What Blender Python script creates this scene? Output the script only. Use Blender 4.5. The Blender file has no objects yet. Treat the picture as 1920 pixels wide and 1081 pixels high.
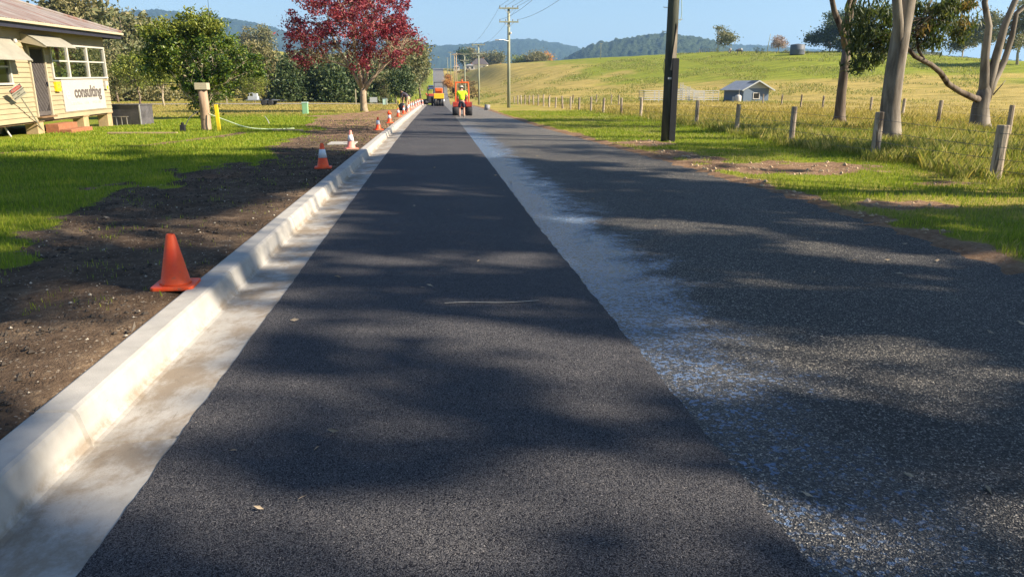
import bpy, math, random
import numpy as np
from mathutils import Vector, Matrix
rad = math.radians
S = bpy.context.scene
COL = S.collection

# ---------------------------------------------------------------- camera
F = 1420.0; PITCH = rad(14.68); YAW = rad(5.796); EYE = 1.6
cd = bpy.data.cameras.new('camera'); cam = bpy.data.objects.new('camera', cd); COL.objects.link(cam)
cam.location = (0, 0, EYE); cam.rotation_euler = (math.pi / 2 - PITCH, 0, -YAW)
cd.sensor_width = 36; cd.sensor_fit = 'HORIZONTAL'; cd.lens = 36 * F / 1920
cd.clip_start = .05; cd.clip_end = 20000
S.camera = cam
# ---------------------------------------------------------------- sky and sun
SUN_AZ, SUN_EL = 110.0, 33.0            # clockwise from the road direction (+Y)
w = bpy.data.worlds.new('World'); S.world = w; w.use_nodes = True
nt = w.node_tree; sky = nt.nodes.new('ShaderNodeTexSky'); sky.sky_type = 'NISHITA'; sky.sun_disc = False
sky.sun_elevation = rad(SUN_EL); sky.sun_rotation = rad(SUN_AZ)
sky.air_density = 1.0; sky.dust_density = .5; sky.ozone_density = 3.0; sky.altitude = 100
bg = nt.nodes['Background']; bg.inputs['Strength'].default_value = .060
nt.links.new(sky.outputs[0], bg.inputs[0])
sd = bpy.data.lights.new('sun', 'SUN'); sd.energy = 5.0; sd.angle = rad(.53); sd.color = (1, .87, .68)
so = bpy.data.objects.new('sun', sd); COL.objects.link(so)
sv = Vector((math.sin(rad(SUN_AZ)) * math.cos(rad(SUN_EL)), math.cos(rad(SUN_AZ)) * math.cos(rad(SUN_EL)), math.sin(rad(SUN_EL))))
so.rotation_euler = sv.to_track_quat('Z', 'Y').to_euler(); so.location = sv * 100
S.view_settings.view_transform = 'Standard'; S.view_settings.look = 'None'
S.view_settings.exposure = 1.5; S.view_settings.gamma = 1
S.cycles.max_bounces = 6; S.cycles.diffuse_bounces = 3; S.cycles.transparent_max_bounces = 12
S.cycles.caustics_reflective = False; S.cycles.caustics_refractive = False

# ---------------------------------------------------------------- view maths (placing by survey from the camera)
_s, _c, _sp, _cp = math.sin(YAW), math.cos(YAW), math.sin(PITCH), math.cos(PITCH)
RT = np.array([_c, -_s, 0]); FW = np.array([_s * _cp, _c * _cp, -_sp]); UP = np.array([_s * _sp, _c * _sp, _cp])
CE = np.array([0, 0, EYE])
def ray(u, v): return FW + RT * (u - 960) / F + UP * (540.5 - v) / F
def at(u, v, y):
    d = ray(u, v); return CE + d * (y / d[1])

# ---------------------------------------------------------------- noise and terrain
def _hash(ix, iy, seed):
    n = (ix * 374761393 + iy * 668265263 + seed * 1274126177) & 0xffffffff
    n = ((n ^ (n >> 13)) * 1274126177) & 0xffffffff
    return ((n ^ (n >> 16)) & 0xffff) / 65535.0
def vn(x, y, seed=0):
    x = np.asarray(x, float); y = np.asarray(y, float)
    ix = np.floor(x).astype(np.int64); iy = np.floor(y).astype(np.int64); fx = x - ix; fy = y - iy
    fx = fx * fx * (3 - 2 * fx); fy = fy * fy * (3 - 2 * fy)
    a = _hash(ix, iy, seed); b = _hash(ix + 1, iy, seed); c = _hash(ix, iy + 1, seed); d = _hash(ix + 1, iy + 1, seed)
    return (a * (1 - fx) + b * fx) * (1 - fy) + (c * (1 - fx) + d * fx) * fy
def fbm(x, y, seed=0, o=4):
    s = 0; a = .5; t = 0
    for i in range(o):
        s = s + a * vn(np.asarray(x) * 2 ** i, np.asarray(y) * 2 ** i, seed + i); t += a; a *= .5
    return s / t
def sst(t): t = np.clip(t, 0, 1); return t * t * (3 - 2 * t)
_yy = np.arange(-60, 6000, 2.0)
_zz = np.interp(_yy, [-60, 60, 86, 102, 118, 140, 165, 200, 235, 328, 387, 473, 520, 640, 900, 6000],
                [0, 0, -.03, -.25, -.7, -1.4, -1.5, -.6, .9, 2.75, 5.9, 14.0, 15.0, 11, 4, 0])
_k = np.exp(-np.linspace(-2, 2, 15) ** 2); _k /= _k.sum()
_zz = np.convolve(np.pad(_zz, 7, 'edge'), _k, 'valid')
def zroad(y): return np.interp(y, _yy, _zz)
def EL(y): return np.interp(y, [0, 25, 40, 80, 104, 130, 235, 328, 473], [-1.25, -1.22, -1.12, -.72, -.45, -.3, .1, .35, .5])   # left edge of the asphalt
def ER(y): return np.interp(y, [0, 6, 11, 18, 36, 77, 110, 160, 235, 328, 473], [5.25, 5.32, 5.55, 5.45, 4.75, 4.45, 3.7, 3.7, 4.4, 6.1, 6.4])
def SEAM(y): return np.interp(y, [0, 3, 9, 26, 54, 110], [1.25, 1.27, 1.23, 1.29, 1.36, 1.2])
KEND = 103.0
def KL(y): return EL(y) - .65 * (np.asarray(y) < KEND)
def hill_right(x, y):
    yc = np.interp(x, [4, 38, 79, 111, 119, 130, 200], [473, 330, 235, 205, 190, 178, 140])
    zc = np.interp(x, [4, 38, 79, 111, 119, 130, 200], [14.3, 12.7, 12.6, 11.4, 9.6, 8.2, 8.0])
    y0 = np.interp(x, [0, 40, 60, 100], [150, 103, 72, 56])
    t = (y - y0) / (yc - y0)
    z = zc * sst(t * .93) / sst(.93)
    return np.where(t > 1, zc - .012 * (y - yc), z) * np.clip(1 - (y - yc - 150) / 900, .15, 1)
def hill_left(x, y): return np.clip((y - 128) * .055, 0, 13) * sst((-x - 2) / 25 + .0) + np.clip((y - 150) * .03 * sst((-x - 45) / 40), 0, 9)
def zt(x, y):
    x = np.asarray(x, float); y = np.asarray(y, float)
    zr = zroad(y); er = ER(y); kl = KL(y)
    far = sst((y - 650) / 700)
    wr = sst((x - er - 1.5) / 22.)
    zR = zr + np.clip((x - er) * .12, -.06, .03) - .03
    zR = zR * (1 - wr) + (hill_right(x, y) + .02) * wr
    wl = sst((kl - x - 2) / 12.)
    lift = np.where(y < KEND, .12, np.clip((kl - x) * .12, -.06, .05) - .02)
    zL = (zr + lift) * (1 - wl) + (hill_left(x, y) + .08) * wl
    z = np.where(x > (er + kl) * .5, zR, zL)
    inside = (x > kl + .0) & (x < er - .3)
    z = np.where(inside, np.minimum(z, zr - .10), z)
    b = fbm(x * 1.3, y * 1.3, 3) - .5
    d = np.hypot(x, y)
    near = np.clip(1 - d / 60, 0, 1)
    rough = np.where(x < kl, np.clip((kl - x) / .3, 0, 1), np.clip((x - er) / .5, 0, 1))
    z = z + near * b * .09 * rough + (fbm(x * .05, y * .05, 9) - .5) * .5 * np.clip((d - 60) / 100, 0, 1) * np.clip(rough, 0, 1)
    m = soil_mask(x, y); z = z + near * m * (fbm(x * 7, y * 7, 21, 3) - .5) * .10
    return z * (1 - far) + far * 0
def soil_mask(x, y):
    """bare earth: the strip behind the kerb, a trench scar across the lawn, scraped patches on the right verge"""
    x = np.asarray(x, float); y = np.asarray(y, float)
    n = fbm(x * .55, y * .55, 40, 4) - .5; n2 = fbm(x * 2.2, y * 2.2, 47, 3) - .5
    d = KL(y) - x
    wd = np.interp(y, [0, 6, 9, 14, 20, 28, 36, 48, 58, 66], [1.9, 2.0, 2.5, 2.7, 2.3, 2.2, 4.2, 5.0, 3.0, .8])
    a = sst((wd + n * 2.6 + n2 * 1.1 - d) / .35 + .5) * (d > -.1) * (y < 92)
    sx = np.interp(y, [19, 20, 22, 26.4, 30], [-12.5, -10.6, -8, -6.9, -6.5])
    a = np.maximum(a, sst((.36 + n * .5 + n2 * .5 - np.abs(x - sx)) / .2) * ((y > 18) & (y < 29)) * (x < -5))
    e = x - ER(y)
    a = np.maximum(a, sst((.42 + n2 * .5 + n * .4 - e) / .15) * (e > -.6) * (y < 120))
    for cx, cy, rx, ry in ((7.3, 15.6, 2.5, 1.35), (6.3, 18.6, .8, 2.2), (6.5, 23.2, .9, 1.7), (9.2, 12.6, 1.1, .35), (6.6, 10.2, .9, .5)):
        q = ((x - cx) / rx) ** 2 + ((y - cy) / ry) ** 2
        a = np.maximum(a, sst((1 - q + n * 1.4 + n2 * 1.6) / .5))
    return a
def green_mask(x, y):
    """1 lush lawn .. 0 dry straw grass"""
    x = np.asarray(x, float); y = np.asarray(y, float)
    n = fbm(x * .08, y * .08, 60, 4) - .5; n1 = fbm(x * .5, y * .5, 66, 3) - .5
    left = 1 - .5 * sst((y - 46 + n * 25) / 18) + n1 * .35
    left = np.where((y > 110) & (x > -14), .75 + n1 * .5, left)
    e = x - ER(y)
    rv = .72 - .45 * sst((y - 24) / 30) + n1 * 1.3 - .3 * sst((1.2 - e) / 1.0)
    z = hill_right(x, y)
    pad = .10 + .9 * sst((z - 1.7 + n * 5) / 4.0) * sst((x - 20 - .03 * y + n * 26) / 30) + n1 * .28
    pad = pad + .3 * sst((x - 20) / 8) * sst((34 - y) / 8)
    wp = sst((e - 4.5 - .02 * y) / 5)
    right = rv * (1 - wp) + pad * wp
    return np.clip(np.where(x > 1, right, left), 0, 1)
def zs(x, y): return float(zt(x, y))
def gp(x, y): return (x, y, zs(x, y))
def hit(u, v):
    d = ray(u, v); t = 1.0
    while t < 3000:
        p = CE + d * t
        if p[2] < zs(p[0], p[1]): break
        t *= 1.01
    return p

# ---------------------------------------------------------------- materials
class NT:
    def __init__(s, name):
        s.m = bpy.data.materials.new(name); s.m.use_nodes = True; s.t = s.m.node_tree
        s.b = s.t.nodes['Principled BSDF']; s.o = s.t.nodes['Material Output']
        s.co = s.t.nodes.new('ShaderNodeTexCoord').outputs['Object']
    def n(s, kind, ins=None, **kw):
        q = s.t.nodes.new('ShaderNode' + kind)
        for k, v in kw.items(): setattr(q, k, v)
        for k, v in (ins or {}).items():
            if isinstance(v, bpy.types.NodeSocket): s.t.links.new(v, q.inputs[k])
            else: q.inputs[k].default_value = v
        return q
    def noise(s, scale, detail=4, rough=.55, co=None, out='Fac', dist=0):
        return s.n('TexNoise', {'Vector': co or s.co, 'Scale': scale, 'Detail': detail, 'Roughness': rough, 'Distortion': dist}).outputs[out]
    def vor(s, scale, co=None, feature='F1', out='Distance', rnd=1):
        return s.n('TexVoronoi', {'Vector': co or s.co, 'Scale': scale, 'Randomness': rnd}, feature=feature).outputs[out]
    def ramp(s, fac, stops):
        r = s.n('ValToRGB', {'Fac': fac}); e = r.color_ramp.elements
        while len(e) < len(stops): e.new(.5)
        for q, (p, c) in zip(e, stops): q.position = p; q.color = tuple(c) + (1,) if len(c) == 3 else c
        return r.outputs['Color']
    def mix(s, f, a, b, mode='MIX'):
        q = s.n('Mix', data_type='RGBA', blend_type=mode)
        for i, v in ((0, f), (6, a), (7, b)):
            if isinstance(v, bpy.types.NodeSocket): s.t.links.new(v, q.inputs[i])
            else: q.inputs[i].default_value = v if i == 0 else (tuple(v) + (1,) if len(v) == 3 else v)
        return q.outputs[2]
    def math(s, op, a, b=0., c=None, clamp=False):
        q = s.n('Math', operation=op, use_clamp=clamp)
        for i, v in enumerate((a, b, c)):
            if v is None: continue
            if isinstance(v, bpy.types.NodeSocket): s.t.links.new(v, q.inputs[i])
            else: q.inputs[i].default_value = v
        return q.outputs[0]
    def mr(s, v, a, b, c=0., d=1., smooth=True):
        return s.n('MapRange', {0: v, 1: a, 2: b, 3: c, 4: d}, interpolation_type='SMOOTHSTEP' if smooth else 'LINEAR').outputs[0]
    def bump(s, h, strength=.3, dist=.02, normal=None):
        d = {'Height': h, 'Strength': strength, 'Distance': dist}
        if normal: d['Normal'] = normal
        q = s.n('Bump', d).outputs[0]; s.t.links.new(q, s.b.inputs['Normal']); return q
    def set(s, **kw):
        for k, v in kw.items():
            k = {'col': 'Base Color', 'rough': 'Roughness', 'metal': 'Metallic', 'spec': 'Specular IOR Level'}.get(k, k)
            if isinstance(v, bpy.types.NodeSocket): s.t.links.new(v, s.b.inputs[k])
            else: s.b.inputs[k].default_value = tuple(v) + (1,) if isinstance(v, tuple) and len(v) == 3 else v
        return s.m
def plain(name, c, rough=.65, var=.3, scale=5., metal=0., spec=.35, bump=.15, bscale=60, stretch=(1, 1, 1)):
    q = NT(name); co = q.n('Mapping', {'Vector': q.co, 'Scale': stretch}).outputs[0]
    n = q.noise(scale, 5, .6, co); n2 = q.noise(scale * 7, 3, .6, co)
    f = q.math('ADD', q.math('MULTIPLY', n, .7), q.math('MULTIPLY', n2, .3))
    lo = tuple(max(0, x * (1 - var)) for x in c); hi = tuple(min(1, x * (1 + var)) for x in c)
    q.set(col=q.ramp(f, [(.3, lo), (.7, hi)]), rough=rough, metal=metal, spec=spec)
    if bump: q.bump(q.noise(bscale, 3, .6, co), bump, .01)
    return q.m
def leafmat(name, cols, trans=.3, rough=.5):
    q = NT(name); g = q.n('NewGeometry').outputs['Random Per Island']
    n = q.noise(.55, 3)
    f = q.math('ADD', q.math('MULTIPLY', g, .55), q.math('MULTIPLY', n, .5))
    c = q.ramp(f, [(.15 + .65 * i / max(1, len(cols) - 1), k) for i, k in enumerate(cols)])
    q.set(col=c, rough=rough, spec=.3)
    tr = q.n('BsdfTranslucent', {'Color': q.mix(1, c, (1.2, 1.25, .6), 'MULTIPLY')}).outputs[0]
    mx = q.n('MixShader', {0: trans, 1: q.b.outputs[0], 2: tr}).outputs[0]
    q.t.links.new(mx, q.o.inputs[0]); return q.m
def bark(name, a, b, patch=None, scale=3):
    q = NT(name); co = q.n('Mapping', {'Vector': q.co, 'Scale': (1, 1, .22)}).outputs[0]
    n = q.noise(scale, 6, .65, co, dist=.4); c = q.ramp(n, [(.3, a), (.62, b)])
    if patch: c = q.mix(q.mr(q.noise(scale * .6, 4, .6, co, dist=.8), .54, .6), c, patch)
    q.set(col=c, rough=.85, spec=.15); q.bump(q.noise(scale * 6, 5, .7, co), .35, .02); return q.m

def asphalt_fresh():
    q = NT('fresh asphalt'); wv = q.mix(.035, q.co, q.noise(40, 2, out='Color')); v = q.vor(185, wv); vc = q.vor(185, wv, out='Color'); v2 = q.vor(75, wv); big = q.noise(.7, 4); mid = q.noise(9, 4)
    base = q.ramp(q.math('ADD', q.math('MULTIPLY', big, .5), q.math('MULTIPLY', mid, .5)), [(.3, (.072, .073, .082)), (.7, (.126, .123, .126))])
    chip = q.math('GREATER_THAN', q.n('SeparateColor', {0: vc}).outputs[0], .93)
    c = q.mix(q.math('MULTIPLY', chip, .55), base, (.16, .15, .14))
    dust = q.mr(q.noise(2.3, 6, .7), .62, .75); c = q.mix(q.math('MULTIPLY', dust, .3), c, (.17, .145, .115))
    tone = q.n('SeparateColor', {0: vc}).outputs[1]; c = q.mix(1, c, q.ramp(tone, [(0, (.62, .62, .66)), (.9, (1.25, 1.23, 1.2)), (1, (2.2, 2.1, 2.0))]), 'MULTIPLY'); c = q.mix(q.mr(v, .36, .66), c, (.010, .010, .014))
    q.set(col=c, rough=q.mr(vc, 0, 1, .6, .85, False), spec=.14)
    h = q.math('SUBTRACT', q.math('MULTIPLY', q.noise(30, 4, .7), 1.2), q.math('ADD', q.math('MULTIPLY', v, .8), q.math('MULTIPLY', v2, .5))); q.bump(h, .7, .007); return q.m
def asphalt_old():
    q = NT('old chip seal'); wv = q.mix(.04, q.co, q.noise(35, 2, out='Color')); v = q.vor(105, wv); vc = q.n('SeparateColor', {0: q.vor(105, wv, out='Color')}).outputs
    big = q.noise(.5, 5); x, y, z = q.n('SeparateXYZ', {0: q.co}).outputs
    stone = q.ramp(vc[0], [(0, (.032, .033, .036)), (.55, (.11, .107, .102)), (.8, (.26, .245, .22)), (1, (.54, .50, .43))])
    c = q.mix(q.mr(v, .36, .64), stone, (.014, .014, .018))
    c = q.mix(1, c, q.ramp(big, [(.3, (.72, .72, .76)), (.7, (1.15, 1.12, 1.05))]), 'MULTIPLY')
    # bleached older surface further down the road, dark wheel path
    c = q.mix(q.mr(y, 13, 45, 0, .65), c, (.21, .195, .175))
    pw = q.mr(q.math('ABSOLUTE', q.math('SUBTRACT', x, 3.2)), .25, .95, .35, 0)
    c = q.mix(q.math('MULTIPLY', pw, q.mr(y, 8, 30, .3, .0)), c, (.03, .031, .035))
    # tack spray band beside the new mat: glossy, blotchy, sky's blue sheen painted in
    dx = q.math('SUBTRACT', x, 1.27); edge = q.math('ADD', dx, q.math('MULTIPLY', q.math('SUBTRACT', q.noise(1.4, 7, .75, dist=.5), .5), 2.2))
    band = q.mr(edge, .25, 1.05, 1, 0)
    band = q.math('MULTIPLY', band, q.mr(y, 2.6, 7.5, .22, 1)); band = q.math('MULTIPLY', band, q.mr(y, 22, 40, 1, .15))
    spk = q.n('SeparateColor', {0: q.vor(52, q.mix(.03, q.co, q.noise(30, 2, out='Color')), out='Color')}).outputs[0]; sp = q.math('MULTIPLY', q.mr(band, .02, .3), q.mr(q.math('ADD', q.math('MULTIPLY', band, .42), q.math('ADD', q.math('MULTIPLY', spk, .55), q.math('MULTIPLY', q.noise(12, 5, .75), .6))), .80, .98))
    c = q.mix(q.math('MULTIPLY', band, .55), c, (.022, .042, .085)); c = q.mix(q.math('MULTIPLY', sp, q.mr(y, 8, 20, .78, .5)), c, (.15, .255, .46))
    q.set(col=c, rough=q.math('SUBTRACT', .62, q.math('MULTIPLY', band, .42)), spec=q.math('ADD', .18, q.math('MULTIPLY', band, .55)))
    h = q.math('SUBTRACT', q.math('MULTIPLY', vc[1], .35), v); q.bump(h, .95, .016); return q.m
def concrete():
    q = NT('new concrete'); x, y, z = q.n('SeparateXYZ', {0: q.co}).outputs
    n = q.noise(2.2, 6, .65); st = q.n('Mapping', {'Vector': q.co, 'Scale': (2.2, 1.5, 2.2)}).outputs[0]
    c = q.ramp(q.noise(6, 5, .6), [(.3, (.31, .295, .27)), (.7, (.40, .38, .35))])
    # mud and tannin stains in the gutter pan (low z only)
    low = q.mr(z, .045, -.01, 0, 1)
    s1 = q.math('MULTIPLY', q.mr(q.noise(1.3, 9, .74, st, dist=.2), .40, .60), low)
    c = q.mix(q.math('MULTIPLY', s1, .85), c, (.215, .168, .118))
    s2 = q.math('MULTIPLY', q.mr(q.noise(3.1, 9, .78, st, dist=.3), .54, .72), low); c = q.mix(q.math('MULTIPLY', s2, .6), c, (.13, .105, .08))
    ch = q.mr(q.noise(11, 4, .7, q.n('Mapping', {'Vector': q.co, 'Scale': (3, .5, 3)}).outputs[0]), .67, .72); c = q.mix(q.math('MULTIPLY', ch, .6), c, (.16, .13, .10))
    q.set(col=c, rough=.72, spec=.3); q.bump(q.noise(90, 4, .7), .25, .006); return q.m
def ground_mat():
    q = NT('ground cover'); a = q.n('Attribute', attribute_name='cover').outputs['Color']; so_, gr, dm = q.n('SeparateColor', {0: a}).outputs
    dist = q.n('VectorMath', {0: q.co}, operation='LENGTH').outputs['Value']
    n1 = q.noise(1.7, 6, .65); n2 = q.noise(14, 5, .7); n3 = q.noise(.25, 5, .6); n4 = q.noise(60, 3, .6)
    mixn = q.math('ADD', q.math('MULTIPLY', n1, .5), q.math('MULTIPLY', n2, .5))
    green = q.ramp(mixn, [(.3, (.095, .13, .012)), (.5, (.175, .205, .018)), (.68, (.255, .265, .03))])
    dry = q.ramp(q.math('ADD', q.math('MULTIPLY', mixn, .6), q.math('MULTIPLY', n3, .4)), [(.32, (.20, .165, .045)), (.5, (.33, .255, .075)), (.68, (.44, .34, .12))])
    pt = q.math('ADD', q.math('MULTIPLY', q.noise(.11, 5, .7), .6), q.math('MULTIPLY', q.noise(.035, 4, .6), .4)); streak = q.noise(.9, 5, .7, q.n('Mapping', {'Vector': q.co, 'Scale': (.25, 1, 1)}).outputs[0]); dry = q.mix(q.mr(streak, .5, .68, 0, .5), dry, (.20, .185, .05))
    gf = q.math('ADD', gr, q.math('MULTIPLY', q.math('SUBTRACT', n2, .5), .5))
    gf = q.math('ADD', gf, q.math('MULTIPLY', q.math('SUBTRACT', pt, .5), 1.5)); grass = q.mix(q.mr(gf, .2, .8), dry, green); grass = q.mix(1, grass, q.ramp(q.noise(.42, 6, .75, q.n('Mapping', {'Vector': q.co, 'Scale': (.35, 1, 1)}).outputs[0]), [(.34, (.62, .66, .55)), (.5, (1, 1, 1)), (.66, (1.3, 1.22, 1.15))]), 'MULTIPLY')
    dark = q.ramp(mixn, [(.34, (.032, .024, .018)), (.52, (.075, .055, .039)), (.66, (.16, .118, .078))])
    pale = q.ramp(mixn, [(.32, (.11, .062, .034)), (.5, (.24, .145, .085)), (.66, (.38, .26, .165))])
    soil = q.mix(dm, dark, pale)
    soil = q.mix(q.math('MULTIPLY', q.math('GREATER_THAN', q.n('SeparateColor', {0: q.vor(85, out='Color')}).outputs[0], .972), .5), soil, (.36, .32, .26))
    sf = q.math('ADD', so_, q.math('MULTIPLY', q.math('SUBTRACT', n2, .5), .7))
    q.set(col=q.mix(q.mr(sf, .35, .65), grass, soil), rough=.95, spec=.12)
    h = q.math('ADD', q.math('MULTIPLY', n2, .6), q.math('MULTIPLY', n4, .5)); q.bump(h, .9, .05); return q.m
def hill_mat(name, a, b):
    q = NT(name); n = q.math('ADD', q.math('MULTIPLY', q.noise(.012, 5, .6), .5), q.math('MULTIPLY', q.noise(.09, 4, .7), .5))
    q.set(col=q.ramp(n, [(.36, a), (.6, b)]), rough=1., spec=.05); q.bump(q.noise(.11, 4, .8), 1., 9.); return q.m
def glassmat(name, tint=(.02, .03, .03), clear=.6):
    q = NT(name); q.set(col=tint, rough=.03, spec=.6)
    tr = q.n('BsdfTransparent', {'Color': (.85, .9, .88, 1)}).outputs[0]; gl = q.n('BsdfGlossy', {'Color': (1, 1, 1, 1), 'Roughness': .02}).outputs[0]
    fr = q.math('MULTIPLY', q.math('POWER', q.n('LayerWeight', {'Blend': .5}).outputs['Facing'], 3), .5)
    bs = q.n('MixShader', {0: clear, 1: q.b.outputs[0], 2: tr}).outputs[0]
    q.t.links.new(q.n('MixShader', {0: fr, 1: bs, 2: gl}).outputs[0], q.o.inputs[0]); return q.m
def roofmat():
    q = NT('rusty corrugated iron'); st = q.n('Mapping', {'Vector': q.co, 'Scale': (.25, 3.2, .25)}).outputs[0]
    c = q.ramp(q.noise(1.2, 5, .65), [(.3, (.19, .165, .15)), (.7, (.31, .28, .26))])
    r = q.mr(q.noise(1.0, 6, .7, st), .45, .62); c = q.mix(q.math('MULTIPLY', r, .75), c, q.ramp(q.noise(3, 4, .6, st), [(.3, (.13, .04, .025)), (.7, (.24, .095, .06))]))
    q.set(col=c, rough=.5, metal=.15, spec=.4); return q.m
def boardmat(name, c, dirt=(.30, .22, .13)):
    q = NT(name); n = q.noise(1.1, 5, .6); st = q.noise(3, 5, .7, q.n('Mapping', {'Vector': q.co, 'Scale': (1, .5, 6)}).outputs[0])
    b = q.mix(q.mr(n, .3, .7), tuple(k * .88 for k in c), c); b = q.mix(q.mr(st, .58, .75, 0, .35), b, dirt)
    q.set(col=b, rough=.6, spec=.3); q.bump(q.noise(30, 3), .1, .005); return q.m

def conemat():
    q = NT('cone orange'); n = q.noise(5, 5, .6); c = q.mix(q.mr(n, .3, .7), (.80, .065, .014), (.92, .12, .03)); x, y, z = q.n('SeparateXYZ', {0: q.co}).outputs
    d = q.math('MULTIPLY', q.mr(q.noise(16, 6, .75), .54, .72), q.mr(z, .0, .30, .85, .12)); c = q.mix(d, c, (.25, .14, .09))
    sc = q.mr(q.noise(9, 4, .7, q.n('Mapping', {'Vector': q.co, 'Scale': (1, 1, 7)}).outputs[0]), .68, .72); c = q.mix(q.math('MULTIPLY', sc, .5), c, (.9, .38, .28))
    q.set(col=c, rough=q.mr(n, .3, .7, .4, .62), spec=.35); q.bump(q.noise(40, 4), .08, .006); return q.m
M = {}
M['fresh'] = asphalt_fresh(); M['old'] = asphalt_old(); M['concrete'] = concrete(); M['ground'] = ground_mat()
M['hillfar'] = hill_mat('far forest', (.018, .034, .020), (.05, .075, .035)); M['hillnear'] = hill_mat('near forest', (.018, .032, .016), (.06, .082, .034))
M['sideroad'] = plain('side road bitumen', (.20, .185, .165), .9, .2, 2)
M['gum'] = bark('gum bark', (.05, .040, .032), (.27, .235, .195), (.085, .066, .052), 2.1)
M['gumdark'] = bark('shaggy gum bark', (.045, .033, .025), (.17, .135, .105), (.04, .028, .022), 2.6)
M['bark'] = bark('grey brown bark', (.10, .075, .058), (.24, .185, .14)); M['barkpale'] = bark('pale twig bark', (.30, .24, .17), (.48, .40, .30))
M['redbark'] = bark('pale brown branch bark', (.16, .115, .08), (.38, .30, .21), None, 3); M['lgum'] = leafmat('gum leaves', [(.022, .042, .016), (.048, .075, .024), (.085, .11, .035), (.14, .145, .05)], .32)
M['lgumtan'] = leafmat('gum leaves turning', [(.05, .06, .02), (.13, .12, .04), (.28, .18, .07), (.34, .24, .11)])
M['lforest'] = leafmat('forest leaves', [(.05, .066, .03), (.115, .13, .055), (.18, .18, .08), (.24, .205, .10)], .25)
M['lforest2'] = leafmat('forest leaves olive', [(.08, .085, .035), (.17, .16, .065), (.26, .22, .10)], .25)
M['lyellow'] = leafmat('yellow green leaves', [(.055, .085, .015), (.15, .185, .03), (.26, .27, .045)], .3)
M['lbush'] = leafmat('glossy bush leaves', [(.012, .032, .012), (.035, .075, .018), (.10, .16, .022), (.20, .24, .035)], .3, .38)
M['lfir'] = leafmat('dark fir needles', [(.017, .038, .017), (.045, .075, .026), (.11, .135, .045)], .18)
M['lred'] = leafmat('red autumn leaves', [(.045, .010, .026), (.14, .016, .038), (.28, .030, .058), (.38, .12, .12)], .35)
M['lorange'] = leafmat('orange autumn leaves', [(.30, .10, .02), (.50, .22, .03), (.62, .33, .05)], .3)
M['lbare'] = leafmat('bare twig haze', [(.26, .17, .13), (.40, .29, .24)], .1)
M['ltwig'] = leafmat('grey twig leaves', [(.16, .13, .11), (.28, .23, .20)], .1)
M['blade'] = leafmat('grass blades', [(.06, .12, .008), (.13, .205, .012), (.23, .29, .018), (.33, .34, .05)], .4)
M['bladeolive'] = leafmat('long grass blades', [(.07, .10, .015), (.15, .18, .03), (.26, .26, .07), (.40, .34, .14)], .35); M['bladedry'] = leafmat('dry grass blades', [(.15, .15, .03), (.30, .24, .07), (.46, .35, .13)], .35)
M['clod'] = plain('dark clods', (.05, .04, .032), .95, .5, 20, bump=.5); M['deadleaf'] = plain('dead leaves', (.34, .27, .19), .8, .4, 9)
M['stone'] = plain('loose pebbles', (.36, .32, .26), .85, .4, 9)
M['cream'] = boardmat('cream weatherboard', (.355, .292, .185)); M['creamtrim'] = plain('cream trim', (.40, .35, .25), .6, .12)
M['white'] = plain('white paint', (.45, .43, .39), .5, .08); M['roof'] = roofmat(); M['fascia'] = plain('dark gutter', (.025, .025, .038), .45, .2)
M['glass'] = glassmat('window glass', (.02, .03, .03), .95); M['darkglass'] = glassmat('dark glass', (.01, .012, .015), .15); M['mesh'] = plain('security mesh', (.10, .085, .08), .5, .3)
M['dark'] = plain('dark interior', (.03, .028, .03), .8, .3); M['floorwood'] = plain('floor timber', (.18, .11, .06), .7, .3)
M['brick'] = plain('red brick step', (.29, .12, .06), .85, .3, 9, bump=.4); M['stump'] = plain('house stump', (.40, .29, .16), .8, .25, 4)
M['banner'] = plain('banner vinyl', (.43, .41, .37), .5, .06, 1.5); M['ink'] = plain('dark ink', (.10, .085, .08), .6, .15); M['inkfaint'] = plain('faded ink', (.50, .47, .44), .6, .1)
M['inkor'] = plain('glare pale orange ink', (.80, .62, .45), .6, .1)  # letter's paleness from glare is put into the ink colour
M['yellow'] = plain('yellow plastic', (.78, .55, .02), .45, .12); M['redsign'] = plain('red sign ink', (.62, .03, .05), .45, .12); M['blacksign'] = plain('black sign ink', (.02, .02, .025), .45, .1)
M['greybox'] = plain('weathered dark sheet', (.085, .08, .085), .75, .6, 2.2); M['galv'] = plain('galvanised steel', (.45, .45, .45), .45, .15, metal=.6)
M['log'] = bark('weathered log', (.20, .135, .09), (.42, .30, .21), (.30, .18, .10), 3); M['post'] = bark('grey fence post', (.17, .13, .10), (.44, .37, .29), (.11, .085, .065), 5)
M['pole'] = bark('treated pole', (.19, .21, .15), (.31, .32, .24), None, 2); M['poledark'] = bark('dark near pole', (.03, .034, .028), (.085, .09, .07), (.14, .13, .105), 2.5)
M['steeldark'] = plain('dark steel rail', (.008, .009, .013), .6, .3); M['wire'] = plain('wire', (.10, .10, .11), .5, .1, bump=0); M['ceramic'] = plain('ceramic', (.12, .10, .09), .3, .1)
M['cone'] = conemat(); M['conefade'] = plain('faded cone pink', (.80, .27, .21), .55, .12); M['collar'] = plain('reflective collar', (.66, .68, .72), .4, .12)
M['pillar'] = plain('green service pillar', (.22, .42, .24), .55, .12); M['pillarlight'] = plain('pale green service box', (.40, .55, .50), .55, .12)
M['orange'] = plain('machine orange', (.78, .14, .03), .42, .2); M['redm'] = plain('machine red', (.36, .05, .035), .45, .3); M['tyre'] = plain('tyre rubber', (.028, .028, .032), .75, .3, 8)
M['machyellow'] = plain('machine yellow', (.80, .50, .03), .42, .12); M['machdark'] = plain('machine dark', (.03, .032, .036), .5, .3); M['steel'] = plain('bright steel', (.40, .40, .42), .3, .15, metal=.8)
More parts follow.
